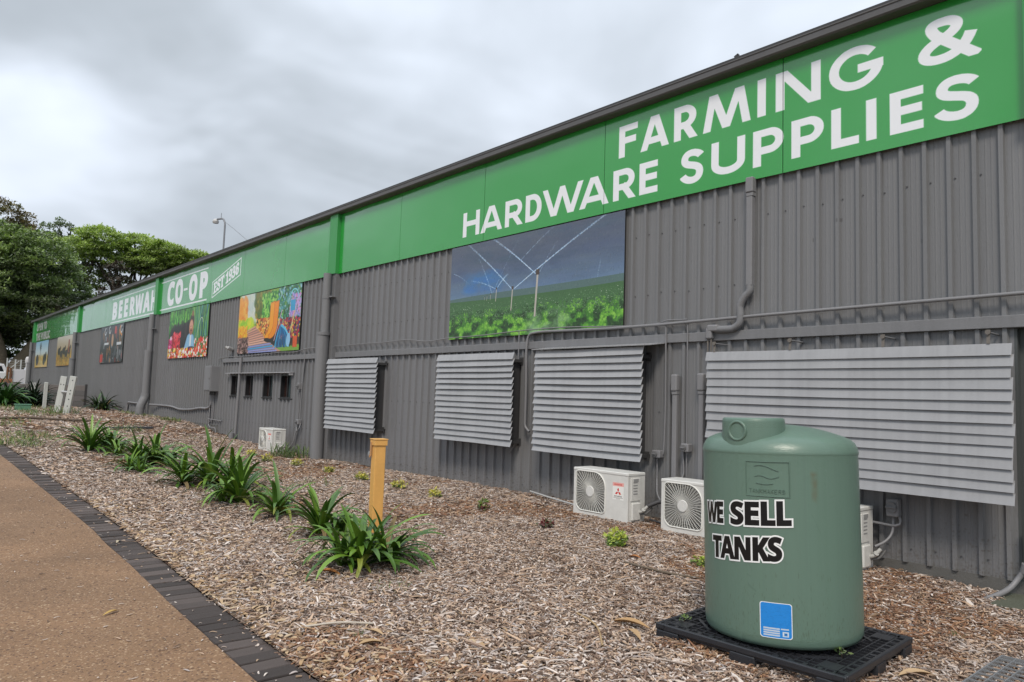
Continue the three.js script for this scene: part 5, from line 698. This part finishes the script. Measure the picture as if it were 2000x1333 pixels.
{ // rough grass at the far left
  const g = bladeGeo(), n = 2600, im = new THREE.InstancedMesh(g, new THREE.MeshPhysicalMaterial({ color: 0xffffff, roughness: 0.8, side: THREE.DoubleSide, transmission: 0.3, thickness: 0 }), n), o = new THREE.Object3D(), c = new THREE.Color(); im.name = 'grass'; reseed(390);
  const spots = [[-15.2, 4.75, 0.8, 0.35], [-16.6, 4.4, 0.9, 0.5], [-27.5, 3.6, 1.6, 0.7], [-24.5, 3.3, 1.4, 0.7], [-28.5, 2.4, 1.2, 0.8], [-20.5, 4.4, 1.6, 0.5], [-25.3, 0.4, 2.2, 0.25], [-22, 0.35, 0.8, 0.2]];
  for (let i = 0; i < n; i++) { const [cx, cz, rx, rz] = pick(spots), a = rnd() * 6.283, u = Math.sqrt(rnd()), x = cx + Math.cos(a) * u * rx, z = cz + Math.sin(a) * u * rz, s = rr(0.05, 0.16); o.position.set(x, bedTop(x, z), z); o.rotation.set(0, rnd() * 6.283, rr(-0.7, 0.1)); o.scale.set(s, s, s * 1.6); o.updateMatrix(); im.setMatrixAt(i, o.matrix); const k = pick(gw); im.setColorAt(i, c.setRGB(k[0] * rr(0.8, 1.5), k[1], k[2])); }
  scene.add(tag(im, 'patchy rough grass in the mulch at the far left', 'grass', 0, 'stuff'));
}

// ───────── shredded bark mulch ─────────
{
  reseed(500);
  const shard = (bend, taper, tw) => { const g = new THREE.BoxGeometry(1, 1, 1, 4, 1, 1), p = g.attributes.position; for (let i = 0; i < p.count; i++) { const x = p.getX(i), e = Math.abs(x) > 0.4 ? 1 - taper * (0.6 + 0.4 * hash3(Math.round(x * 9), Math.round(p.getZ(i) * 3), bend * 99 | 0)) : 1, z = p.getZ(i) * e + tw * x * x; p.setXYZ(i, x + (Math.abs(x) > 0.4 ? (hash3(Math.round(p.getZ(i) * 3), 5, taper * 99 | 0) - 0.5) * 0.2 : 0), p.getY(i) + bend * (0.25 - x * x) * 4, z); } const n = g.toNonIndexed(); n.deleteAttribute('uv'); n.computeVertexNormals(); return n; };
  const shapes = [shard(0.3, 0.5, 0.3), shard(1.5, 0.65, -0.6), shard(0, 0.3, 0), shard(-1, 0.75, 0.9), shard(2.6, 0.7, 0.2)];
  const cols = [[0.114, 0.078, 0.058], [0.149, 0.102, 0.077], [0.501, 0.422, 0.366], [0.561, 0.481, 0.426], [0.389, 0.312, 0.261], [0.302, 0.213, 0.161], [0.461, 0.329, 0.227], [0.183, 0.119, 0.087], [0.648, 0.574, 0.518], [0.524, 0.399, 0.301], [0.347, 0.248, 0.188], [0.434, 0.381, 0.359], [0.230, 0.149, 0.108], [0.497, 0.354, 0.251]], reds = [[0.21, 0.105, 0.06], [0.28, 0.15, 0.085], [0.15, 0.08, 0.05], [0.36, 0.21, 0.12], [0.28, 0.19, 0.12]];
  const mat = std(0xffffff, 0.9), list = shapes.map(() => ({ m: [], c: [] })), o = new THREE.Object3D();
  const lay = (n, x0, x1, l0, l1, w0, w1) => {
    for (let i = 0; i < n; i++) {
      const x = rr(x0, x1), ze = outer(x) + (rnd() < 0.045 ? rr(0, 0.11) : -0.005), z = ze * rnd() ** (x > -8 ? 0.85 : 1); if (z < 0.02 || (x > -1.72 && z < 0.52)) continue;
      const long = rnd() < 0.1, l = rr(l0, l1) * (long ? 2 : 1) * rr(0.6, 1.3), w = rr(w0, w1), th = rr(0.0016, 0.0045), k = Math.floor(rnd() * shapes.length), onBrick = z > outer(x) - 0.004;
      o.position.set(x, onBrick ? land(x, 5) + 0.008 : bedTop(x, z) + rr(-0.004, 0.02), z); o.rotation.set(rr(-0.4, 0.4), rnd() * 6.283, onBrick ? 0 : rr(-0.28, 0.28), 'YXZ'); o.scale.set(l, th, w); o.updateMatrix();
      const red = fbm(x * 0.9 + 3, z * 1.3, 3, 44) + (z > 0.8 && z < 2.1 ? 0.1 : 0) + (x > -2.6 ? 0.09 : 0) > 0.66 && rnd() < 0.55, c = red ? pick(reds) : pick(cols), g = rr(0.8, 1.2);
      if (fbm(x * 1.6 + 40, z * 1.6, 3, 48) < 0.4 && rnd() < 0.55) continue;
      list[k].m.push(...o.matrix.elements); list[k].c.push(c[0] * g, c[1] * g, c[2] * g);
    }
  };
  lay(120000, -6.2, 0.4, 0.02, 0.056, 0.004, 0.0135); lay(9000, -6.2, 0.4, 0.06, 0.13, 0.006, 0.014); lay(1500, -7, 0.4, 0.05, 0.1, 0.016, 0.028); lay(500, -7, 0.4, 0.12, 0.22, 0.006, 0.016); lay(75000, -6.2, 0.4, 0.008, 0.022, 0.003, 0.011);
  lay(70000, -11, -6.2, 0.03, 0.075, 0.007, 0.018); lay(34000, -18, -11, 0.045, 0.1, 0.01, 0.026); lay(26000, -31.8, -18, 0.07, 0.15, 0.016, 0.04);
  for (let i = 0; i < 1500; i++) { const x = rr(-9, -2), z = outer(x) - Math.abs(rr(-1, 1) * rnd()) * 1.3, l = rr(0.03, 0.085), k = Math.floor(rnd() * shapes.length), c = pick([[0.46, 0.33, 0.2], [0.4, 0.27, 0.15], [0.5, 0.38, 0.25], [0.3, 0.19, 0.11]]); o.position.set(x, bedTop(x, z) + rr(0.004, 0.022), z); o.rotation.set(rr(-0.4, 0.4), rnd() * 6.28, rr(-0.3, 0.3), 'YXZ'); o.scale.set(l, 0.003, rr(0.012, 0.026)); o.updateMatrix(); list[k].m.push(...o.matrix.elements); list[k].c.push(...c); }
  for (let i = 0; i < 420; i++) { const x = rr(-13, -2), z = inner(x) + Math.abs(rr(-1, 1) * rnd()) * 1.6 - 0.1, l = rr(0.008, 0.045), k = Math.floor(rnd() * shapes.length), c = pick(cols); o.position.set(x, land(x, 5) + 0.006, z); o.rotation.set(0, rnd() * 6.28, 0); o.scale.set(l, 0.002, rr(0.003, 0.009)); o.updateMatrix(); list[k].m.push(...o.matrix.elements); list[k].c.push(...c); }
  list.forEach((q, k) => { const n = q.m.length / 16, im = new THREE.InstancedMesh(shapes[k], mat, n); im.instanceMatrix = new THREE.InstancedBufferAttribute(new Float32Array(q.m), 16); im.instanceColor = new THREE.InstancedBufferAttribute(new Float32Array(q.c), 3); im.name = numbered('bark_mulch'); scene.add(tag(im, 'shredded bark mulch covering the garden bed', 'mulch', 'bark mulch of the garden bed', 'stuff')); });
}
{ // larger fallen leaves and sticks
  reseed(560);
  const blade = (l, w) => { const n = 8, pos = [], idx = []; for (let i = 0; i <= n; i++) { const t = i / n, h = w * Math.sin(Math.PI * Math.min(1, t * 0.97 + 0.015)) ** 0.8 * (1 - 0.3 * t); for (const k of [-1, 0, 1]) pos.push((t - 0.5) * l, 0.10 * l * Math.sin(t * 3) * 0.5 + Math.abs(k) * h * 0.35, (k * h) / 2 + 0.08 * l * t * t); } for (let i = 0; i < n; i++) for (let k = 0; k < 2; k++) { const p = i * 3 + k; idx.push(p, p + 1, p + 3, p + 1, p + 4, p + 3); } const g = new THREE.BufferGeometry(); g.setAttribute('position', new THREE.Float32BufferAttribute(pos, 3)); g.setIndex(idx); g.computeVertexNormals(); return g; };
  const drop = (label, x, z, l, w, c, turn, lift = 0.02, tilt = 0) => { const m = tag(mesh('fallen_leaf', blade(l, w), std(L(...c), 0.7, { side: THREE.DoubleSide })), label, 'leaf', 'larger dry leaves lying about'); m.position.set(x, (z > outer(x) ? land(x, 5) + 0.003 : bedTop(x, z)) + lift, z); m.rotation.set(0, turn, tilt); };
  drop('orange-brown leaf on the mulch above the bottom bricks', -4.93, 4.1, 0.2, 0.06, [0.5, 0.2, 0.05], 0.5);
  drop('yellow dry leaf on the brown path', -4.86, 5.55, 0.12, 0.028, [0.5, 0.33, 0.1], -0.9, 0.002); drop('pale leaf on the path near the grey slab', -9.4, 5.7, 0.16, 0.04, [0.5, 0.38, 0.22], -0.6, 0.002);
  drop('small pale leaf on the dark bricks', -7.0, 5.03, 0.1, 0.035, [0.5, 0.42, 0.3], -0.4, 0.006); drop('large curled tan leaf at the left corner of the pallet', -2.85, 3.2, 0.26, 0.07, [0.42, 0.26, 0.12], 0.25, 0.03, 0.05);
  drop('tan leaf leaning against the left pallet block', -2.72, 3.32, 0.2, 0.05, [0.45, 0.3, 0.16], -0.4, 0.03); drop('curled tan leaf right of the pallet', -1.5, 2.55, 0.2, 0.06, [0.48, 0.34, 0.2], 1.0);
  drop('pale leaf on the mulch by the brick edging, lower left', -3.6, 4.5, 0.13, 0.04, [0.45, 0.31, 0.17], 0.3); drop('pair-like tan leaf beside the brick edging', -3.45, 4.62, 0.14, 0.05, [0.4, 0.27, 0.14], 1.3);
  drop('rust-coloured leaf by the foot of the small shrubs', -4.0, 1.75, 0.12, 0.05, [0.4, 0.17, 0.06], 0.3);
  const stick = (label, pts, r, c) => tag(mesh('stick', [tube(pts.map(([x, z, h = 0.02]) => [x, bedTop(x, z) + h, z]), r, 6, 16)], std(L(...c), 0.9)), label, 'stick', 'sticks lying on the mulch');
  stick('curved dark stick on the mulch below the bright green shrub', [[-3.95, 1.95], [-3.7, 2.02, 0.03], [-3.45, 1.95, 0.025], [-3.3, 1.85]], 0.009, [0.14, 0.11, 0.08]); stick('forked pale stick by the brick edging', [[-3.9, 4.78], [-3.8, 4.62, 0.04], [-3.72, 4.45, 0.03]], 0.006, [0.5, 0.45, 0.38]);
  stick('long thin stick on the mulch left of the pallet', [[-3.2, 3.3], [-2.95, 3.4, 0.03], [-2.7, 3.62, 0.03]], 0.006, [0.4, 0.28, 0.15]); stick('long root-like stick at the far left of the bed', [[-21.5, 4.5, 0.04], [-21.6, 3.8, 0.05], [-21.2, 3.1, 0.05], [-21, 2.6, 0.04]], 0.03, [0.1, 0.075, 0.055]);
}

// ───────── trees ─────────
const barkMat = (c) => std(L(...c), 0.95, { map: tiled(grime, 1, 0.3), bumpMap: tiled(fine, 1, 0.3), bumpScale: 0.03 });
function limb(pts, r0, r1, n = 9) { // tapered limb along points
  const c = new THREE.CatmullRomCurve3(pts.map((p) => V(...p))), seg = pts.length * 4, g = new THREE.TubeGeometry(c, seg, 1, n, false), p = g.attributes.position, q = V(0, 0, 0), o = V(0, 0, 0);
  for (let i = 0; i <= seg; i++) { c.getPointAt(i / seg, o); const r = lerp(r0, r1, i / seg) * (i === 0 ? 1.35 : 1); for (let j = 0; j <= n; j++) { const k = i * (n + 1) + j; q.fromBufferAttribute(p, k).sub(o).multiplyScalar(r * (1 + 0.18 * (hash3(i, j % n, 3) - 0.5))).add(o); p.setXYZ(k, q.x, q.y, q.z); } }
  g.computeVertexNormals(); return g;
}
function tree(label, x, z, base, trunks, clumps, n, size, cols, bark, group) {
  const t = thing('tree', label, 'tree', [x, base, z], 0, group), vol = clumps.map((c) => c[3] * c[4] * c[5]), sum = vol.reduce((a, b) => a + b, 0), wood = [];
  for (const tr of trunks) wood.push(limb(tr.p, tr.r[0], tr.r[1]));
  for (const c of clumps) { const top = trunks.map((k) => k.p[k.p.length - 1]).sort((a, b) => Math.hypot(a[0] - c[0], a[2] - c[2]) - Math.hypot(b[0] - c[0], b[2] - c[2]))[0]; for (let i = 0; i < 4; i++) { const e = [c[0] + rr(-0.7, 0.7) * c[3], c[1] + rr(-0.3, 0.5) * c[4], c[2] + rr(-0.7, 0.7) * c[5]]; wood.push(limb([top, [lerp(top[0], e[0], 0.5) + rr(-0.3, 0.3), lerp(top[1], e[1], 0.6) + rr(-0.2, 0.5), lerp(top[2], e[2], 0.5) + rr(-0.3, 0.3)], e], 0.1 + 0.02 * c[3], 0.03, 6)); } }
  mesh('trunk', wood, barkMat(bark), t);
  // each big mass is filled with sprays: small discs of leaves, so the crown has lumps and holes
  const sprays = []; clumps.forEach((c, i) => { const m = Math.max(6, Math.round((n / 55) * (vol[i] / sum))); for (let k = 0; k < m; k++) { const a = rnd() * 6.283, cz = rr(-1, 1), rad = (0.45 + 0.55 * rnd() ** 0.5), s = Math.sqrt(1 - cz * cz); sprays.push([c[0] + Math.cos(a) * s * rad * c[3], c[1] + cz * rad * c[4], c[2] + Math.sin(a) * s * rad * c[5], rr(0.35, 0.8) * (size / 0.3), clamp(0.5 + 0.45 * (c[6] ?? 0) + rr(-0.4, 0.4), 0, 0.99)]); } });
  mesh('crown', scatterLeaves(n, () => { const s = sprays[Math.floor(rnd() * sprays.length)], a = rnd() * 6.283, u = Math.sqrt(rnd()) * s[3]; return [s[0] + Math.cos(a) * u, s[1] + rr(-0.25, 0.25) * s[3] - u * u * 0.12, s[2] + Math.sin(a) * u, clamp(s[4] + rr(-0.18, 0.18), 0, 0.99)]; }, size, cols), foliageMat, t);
}
reseed(700);
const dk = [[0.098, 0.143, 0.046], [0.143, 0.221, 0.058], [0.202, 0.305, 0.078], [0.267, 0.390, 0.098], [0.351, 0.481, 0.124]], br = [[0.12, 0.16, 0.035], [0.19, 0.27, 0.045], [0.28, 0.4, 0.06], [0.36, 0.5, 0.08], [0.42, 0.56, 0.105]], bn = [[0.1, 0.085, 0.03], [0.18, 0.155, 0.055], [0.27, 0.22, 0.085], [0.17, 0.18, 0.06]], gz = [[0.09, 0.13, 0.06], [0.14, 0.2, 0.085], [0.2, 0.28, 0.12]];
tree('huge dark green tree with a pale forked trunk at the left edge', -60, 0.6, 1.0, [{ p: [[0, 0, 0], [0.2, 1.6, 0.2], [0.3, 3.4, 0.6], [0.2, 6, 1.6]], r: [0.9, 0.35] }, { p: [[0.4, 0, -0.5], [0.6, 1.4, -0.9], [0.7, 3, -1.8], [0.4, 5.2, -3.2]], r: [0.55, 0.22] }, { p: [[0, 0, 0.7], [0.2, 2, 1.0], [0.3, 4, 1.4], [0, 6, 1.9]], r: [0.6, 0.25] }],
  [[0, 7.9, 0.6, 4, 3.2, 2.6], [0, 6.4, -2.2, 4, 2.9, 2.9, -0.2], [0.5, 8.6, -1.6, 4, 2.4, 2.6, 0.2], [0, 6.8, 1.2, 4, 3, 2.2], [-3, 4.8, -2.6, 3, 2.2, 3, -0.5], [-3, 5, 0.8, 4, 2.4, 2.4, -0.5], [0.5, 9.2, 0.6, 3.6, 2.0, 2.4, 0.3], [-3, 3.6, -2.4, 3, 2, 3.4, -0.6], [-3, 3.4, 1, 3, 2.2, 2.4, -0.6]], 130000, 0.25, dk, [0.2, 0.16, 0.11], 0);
tree('tall brownish flowering tree behind the huge dark tree', -78, -0.6, 1.0, [{ p: [[0, 0, 0], [0.3, 5, 0.2], [0, 12, -0.2]], r: [0.6, 0.25] }], [[0, 14.9, 0.5, 2.4, 1.7, 2.4, 0.2], [0, 13.6, -1.4, 2.4, 1.6, 2.0, 0.1], [0, 13.2, 2.4, 2.6, 2.2, 2.4], [0, 10.5, 0, 3, 3, 3.4, -0.3]], 26000, 0.3, bn, [0.12, 0.1, 0.08], 0);
tree('wispy pale grey-green tree top showing over the dark tree', -76, -5.2, 1.0, [{ p: [[0, 0, 0], [0.2, 6, 0.2], [0, 12.5, 0]], r: [0.4, 0.15] }], [[0, 14.2, 0.5, 1.5, 1.0, 1.3], [0, 13.4, -1.0, 1.5, 0.9, 1.3], [0, 12.4, 0.4, 1.8, 1.4, 1.8]], 4600, 0.27, gz, [0.12, 0.1, 0.08], 0);
const G3 = 'bright umbrella-crowned trees behind the shed';
const limbs = (h, spread) => [{ p: [[0, 0, 0], [0, h * 0.5, 0.1], [0.1, h, 0.2]], r: [0.42, 0.26] }, ...[-1, -0.35, 0.4, 1].map((k) => ({ p: [[0.1, h * 0.86, 0.1 * k], [0.2, h * 1.15, spread * 0.45 * k], [0.1, h * 1.42, spread * k]], r: [0.17, 0.06] }))];
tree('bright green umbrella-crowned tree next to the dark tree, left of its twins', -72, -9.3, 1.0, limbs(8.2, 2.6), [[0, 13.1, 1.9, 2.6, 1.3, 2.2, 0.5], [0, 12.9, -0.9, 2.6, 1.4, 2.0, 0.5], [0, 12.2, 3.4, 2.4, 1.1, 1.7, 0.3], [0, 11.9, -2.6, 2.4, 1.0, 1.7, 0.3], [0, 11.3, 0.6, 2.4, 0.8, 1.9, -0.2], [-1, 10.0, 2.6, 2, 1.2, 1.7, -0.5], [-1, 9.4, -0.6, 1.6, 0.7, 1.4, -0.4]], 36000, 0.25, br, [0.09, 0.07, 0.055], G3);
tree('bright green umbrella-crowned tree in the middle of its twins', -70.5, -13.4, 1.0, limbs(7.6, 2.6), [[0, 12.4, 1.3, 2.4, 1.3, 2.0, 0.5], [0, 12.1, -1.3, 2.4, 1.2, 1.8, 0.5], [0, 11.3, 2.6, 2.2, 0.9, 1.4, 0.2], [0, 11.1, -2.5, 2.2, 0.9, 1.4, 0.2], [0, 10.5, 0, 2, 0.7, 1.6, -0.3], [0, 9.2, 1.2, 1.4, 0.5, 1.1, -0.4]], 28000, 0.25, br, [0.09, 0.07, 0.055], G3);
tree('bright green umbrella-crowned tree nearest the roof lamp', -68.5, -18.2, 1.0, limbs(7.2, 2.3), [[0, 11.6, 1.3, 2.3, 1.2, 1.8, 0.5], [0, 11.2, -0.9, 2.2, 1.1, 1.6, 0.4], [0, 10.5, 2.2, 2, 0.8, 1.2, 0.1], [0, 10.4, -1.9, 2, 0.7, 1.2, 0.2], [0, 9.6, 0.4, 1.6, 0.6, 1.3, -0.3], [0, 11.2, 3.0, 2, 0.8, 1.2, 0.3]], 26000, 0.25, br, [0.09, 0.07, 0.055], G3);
tree('brown dying vine-hung tree between the dark tree and the bright ones', -69, -8.2, 1.0, [{ p: [[0, 0, 0], [0.2, 4, -0.2], [0, 8.6, 0.2]], r: [0.45, 0.15] }], [[0, 8.4, 0, 1.6, 2.6, 1.3], [0, 6.4, 0.2, 1.8, 2.4, 1.6, -0.3]], 5200, 0.28, [[0.03, 0.022, 0.014], [0.06, 0.042, 0.026], [0.085, 0.058, 0.035], [0.045, 0.05, 0.02]], [0.07, 0.05, 0.035], 0);
reseed(760);
// the line of trees across the street that the glossy sign mirrors
const G4 = 'trees across the street, mirrored in the sign';
[[-46, 19, 9], [-58, 23, 10.8], [-69, 19, 9.8], [-81, 21, 11.2], [-95, 18, 8], [-110, 19, 8.2], [-128, 15, 7.2]].forEach(([x, z, h], i) => tree(['round leafy tree across the street opposite the second bay', 'tall leafy tree across the street, second in its line', 'spreading tree across the street, third in its line', 'tall dark tree across the street, fourth in its line', 'low tree across the street nearest the camera', 'high dark tree across the street, sixth in its line', 'dark tree across the street at the far end of its line'][i], x, z, 0.4, [{ p: [[0, 0, 0], [0.2, h * 0.25, 0.1], [0, h * 0.5, 0]], r: [0.35, 0.16] }], [[0, h * 0.72, 0, h * 0.34, h * 0.26, h * 0.34], [h * 0.28, h * 0.55, 0.4, h * 0.25, h * 0.2, h * 0.25], [-h * 0.3, h * 0.58, -0.5, h * 0.27, h * 0.22, h * 0.25], [0.2, h * 0.4, 0, h * 0.34, h * 0.2, h * 0.34]], 9000, 0.42, dk, [0.1, 0.08, 0.06], G4));

scene.traverse((o) => { if (o.isMesh) { o.castShadow = true; o.receiveShadow = true; } });
renderer.render(scene, camera);
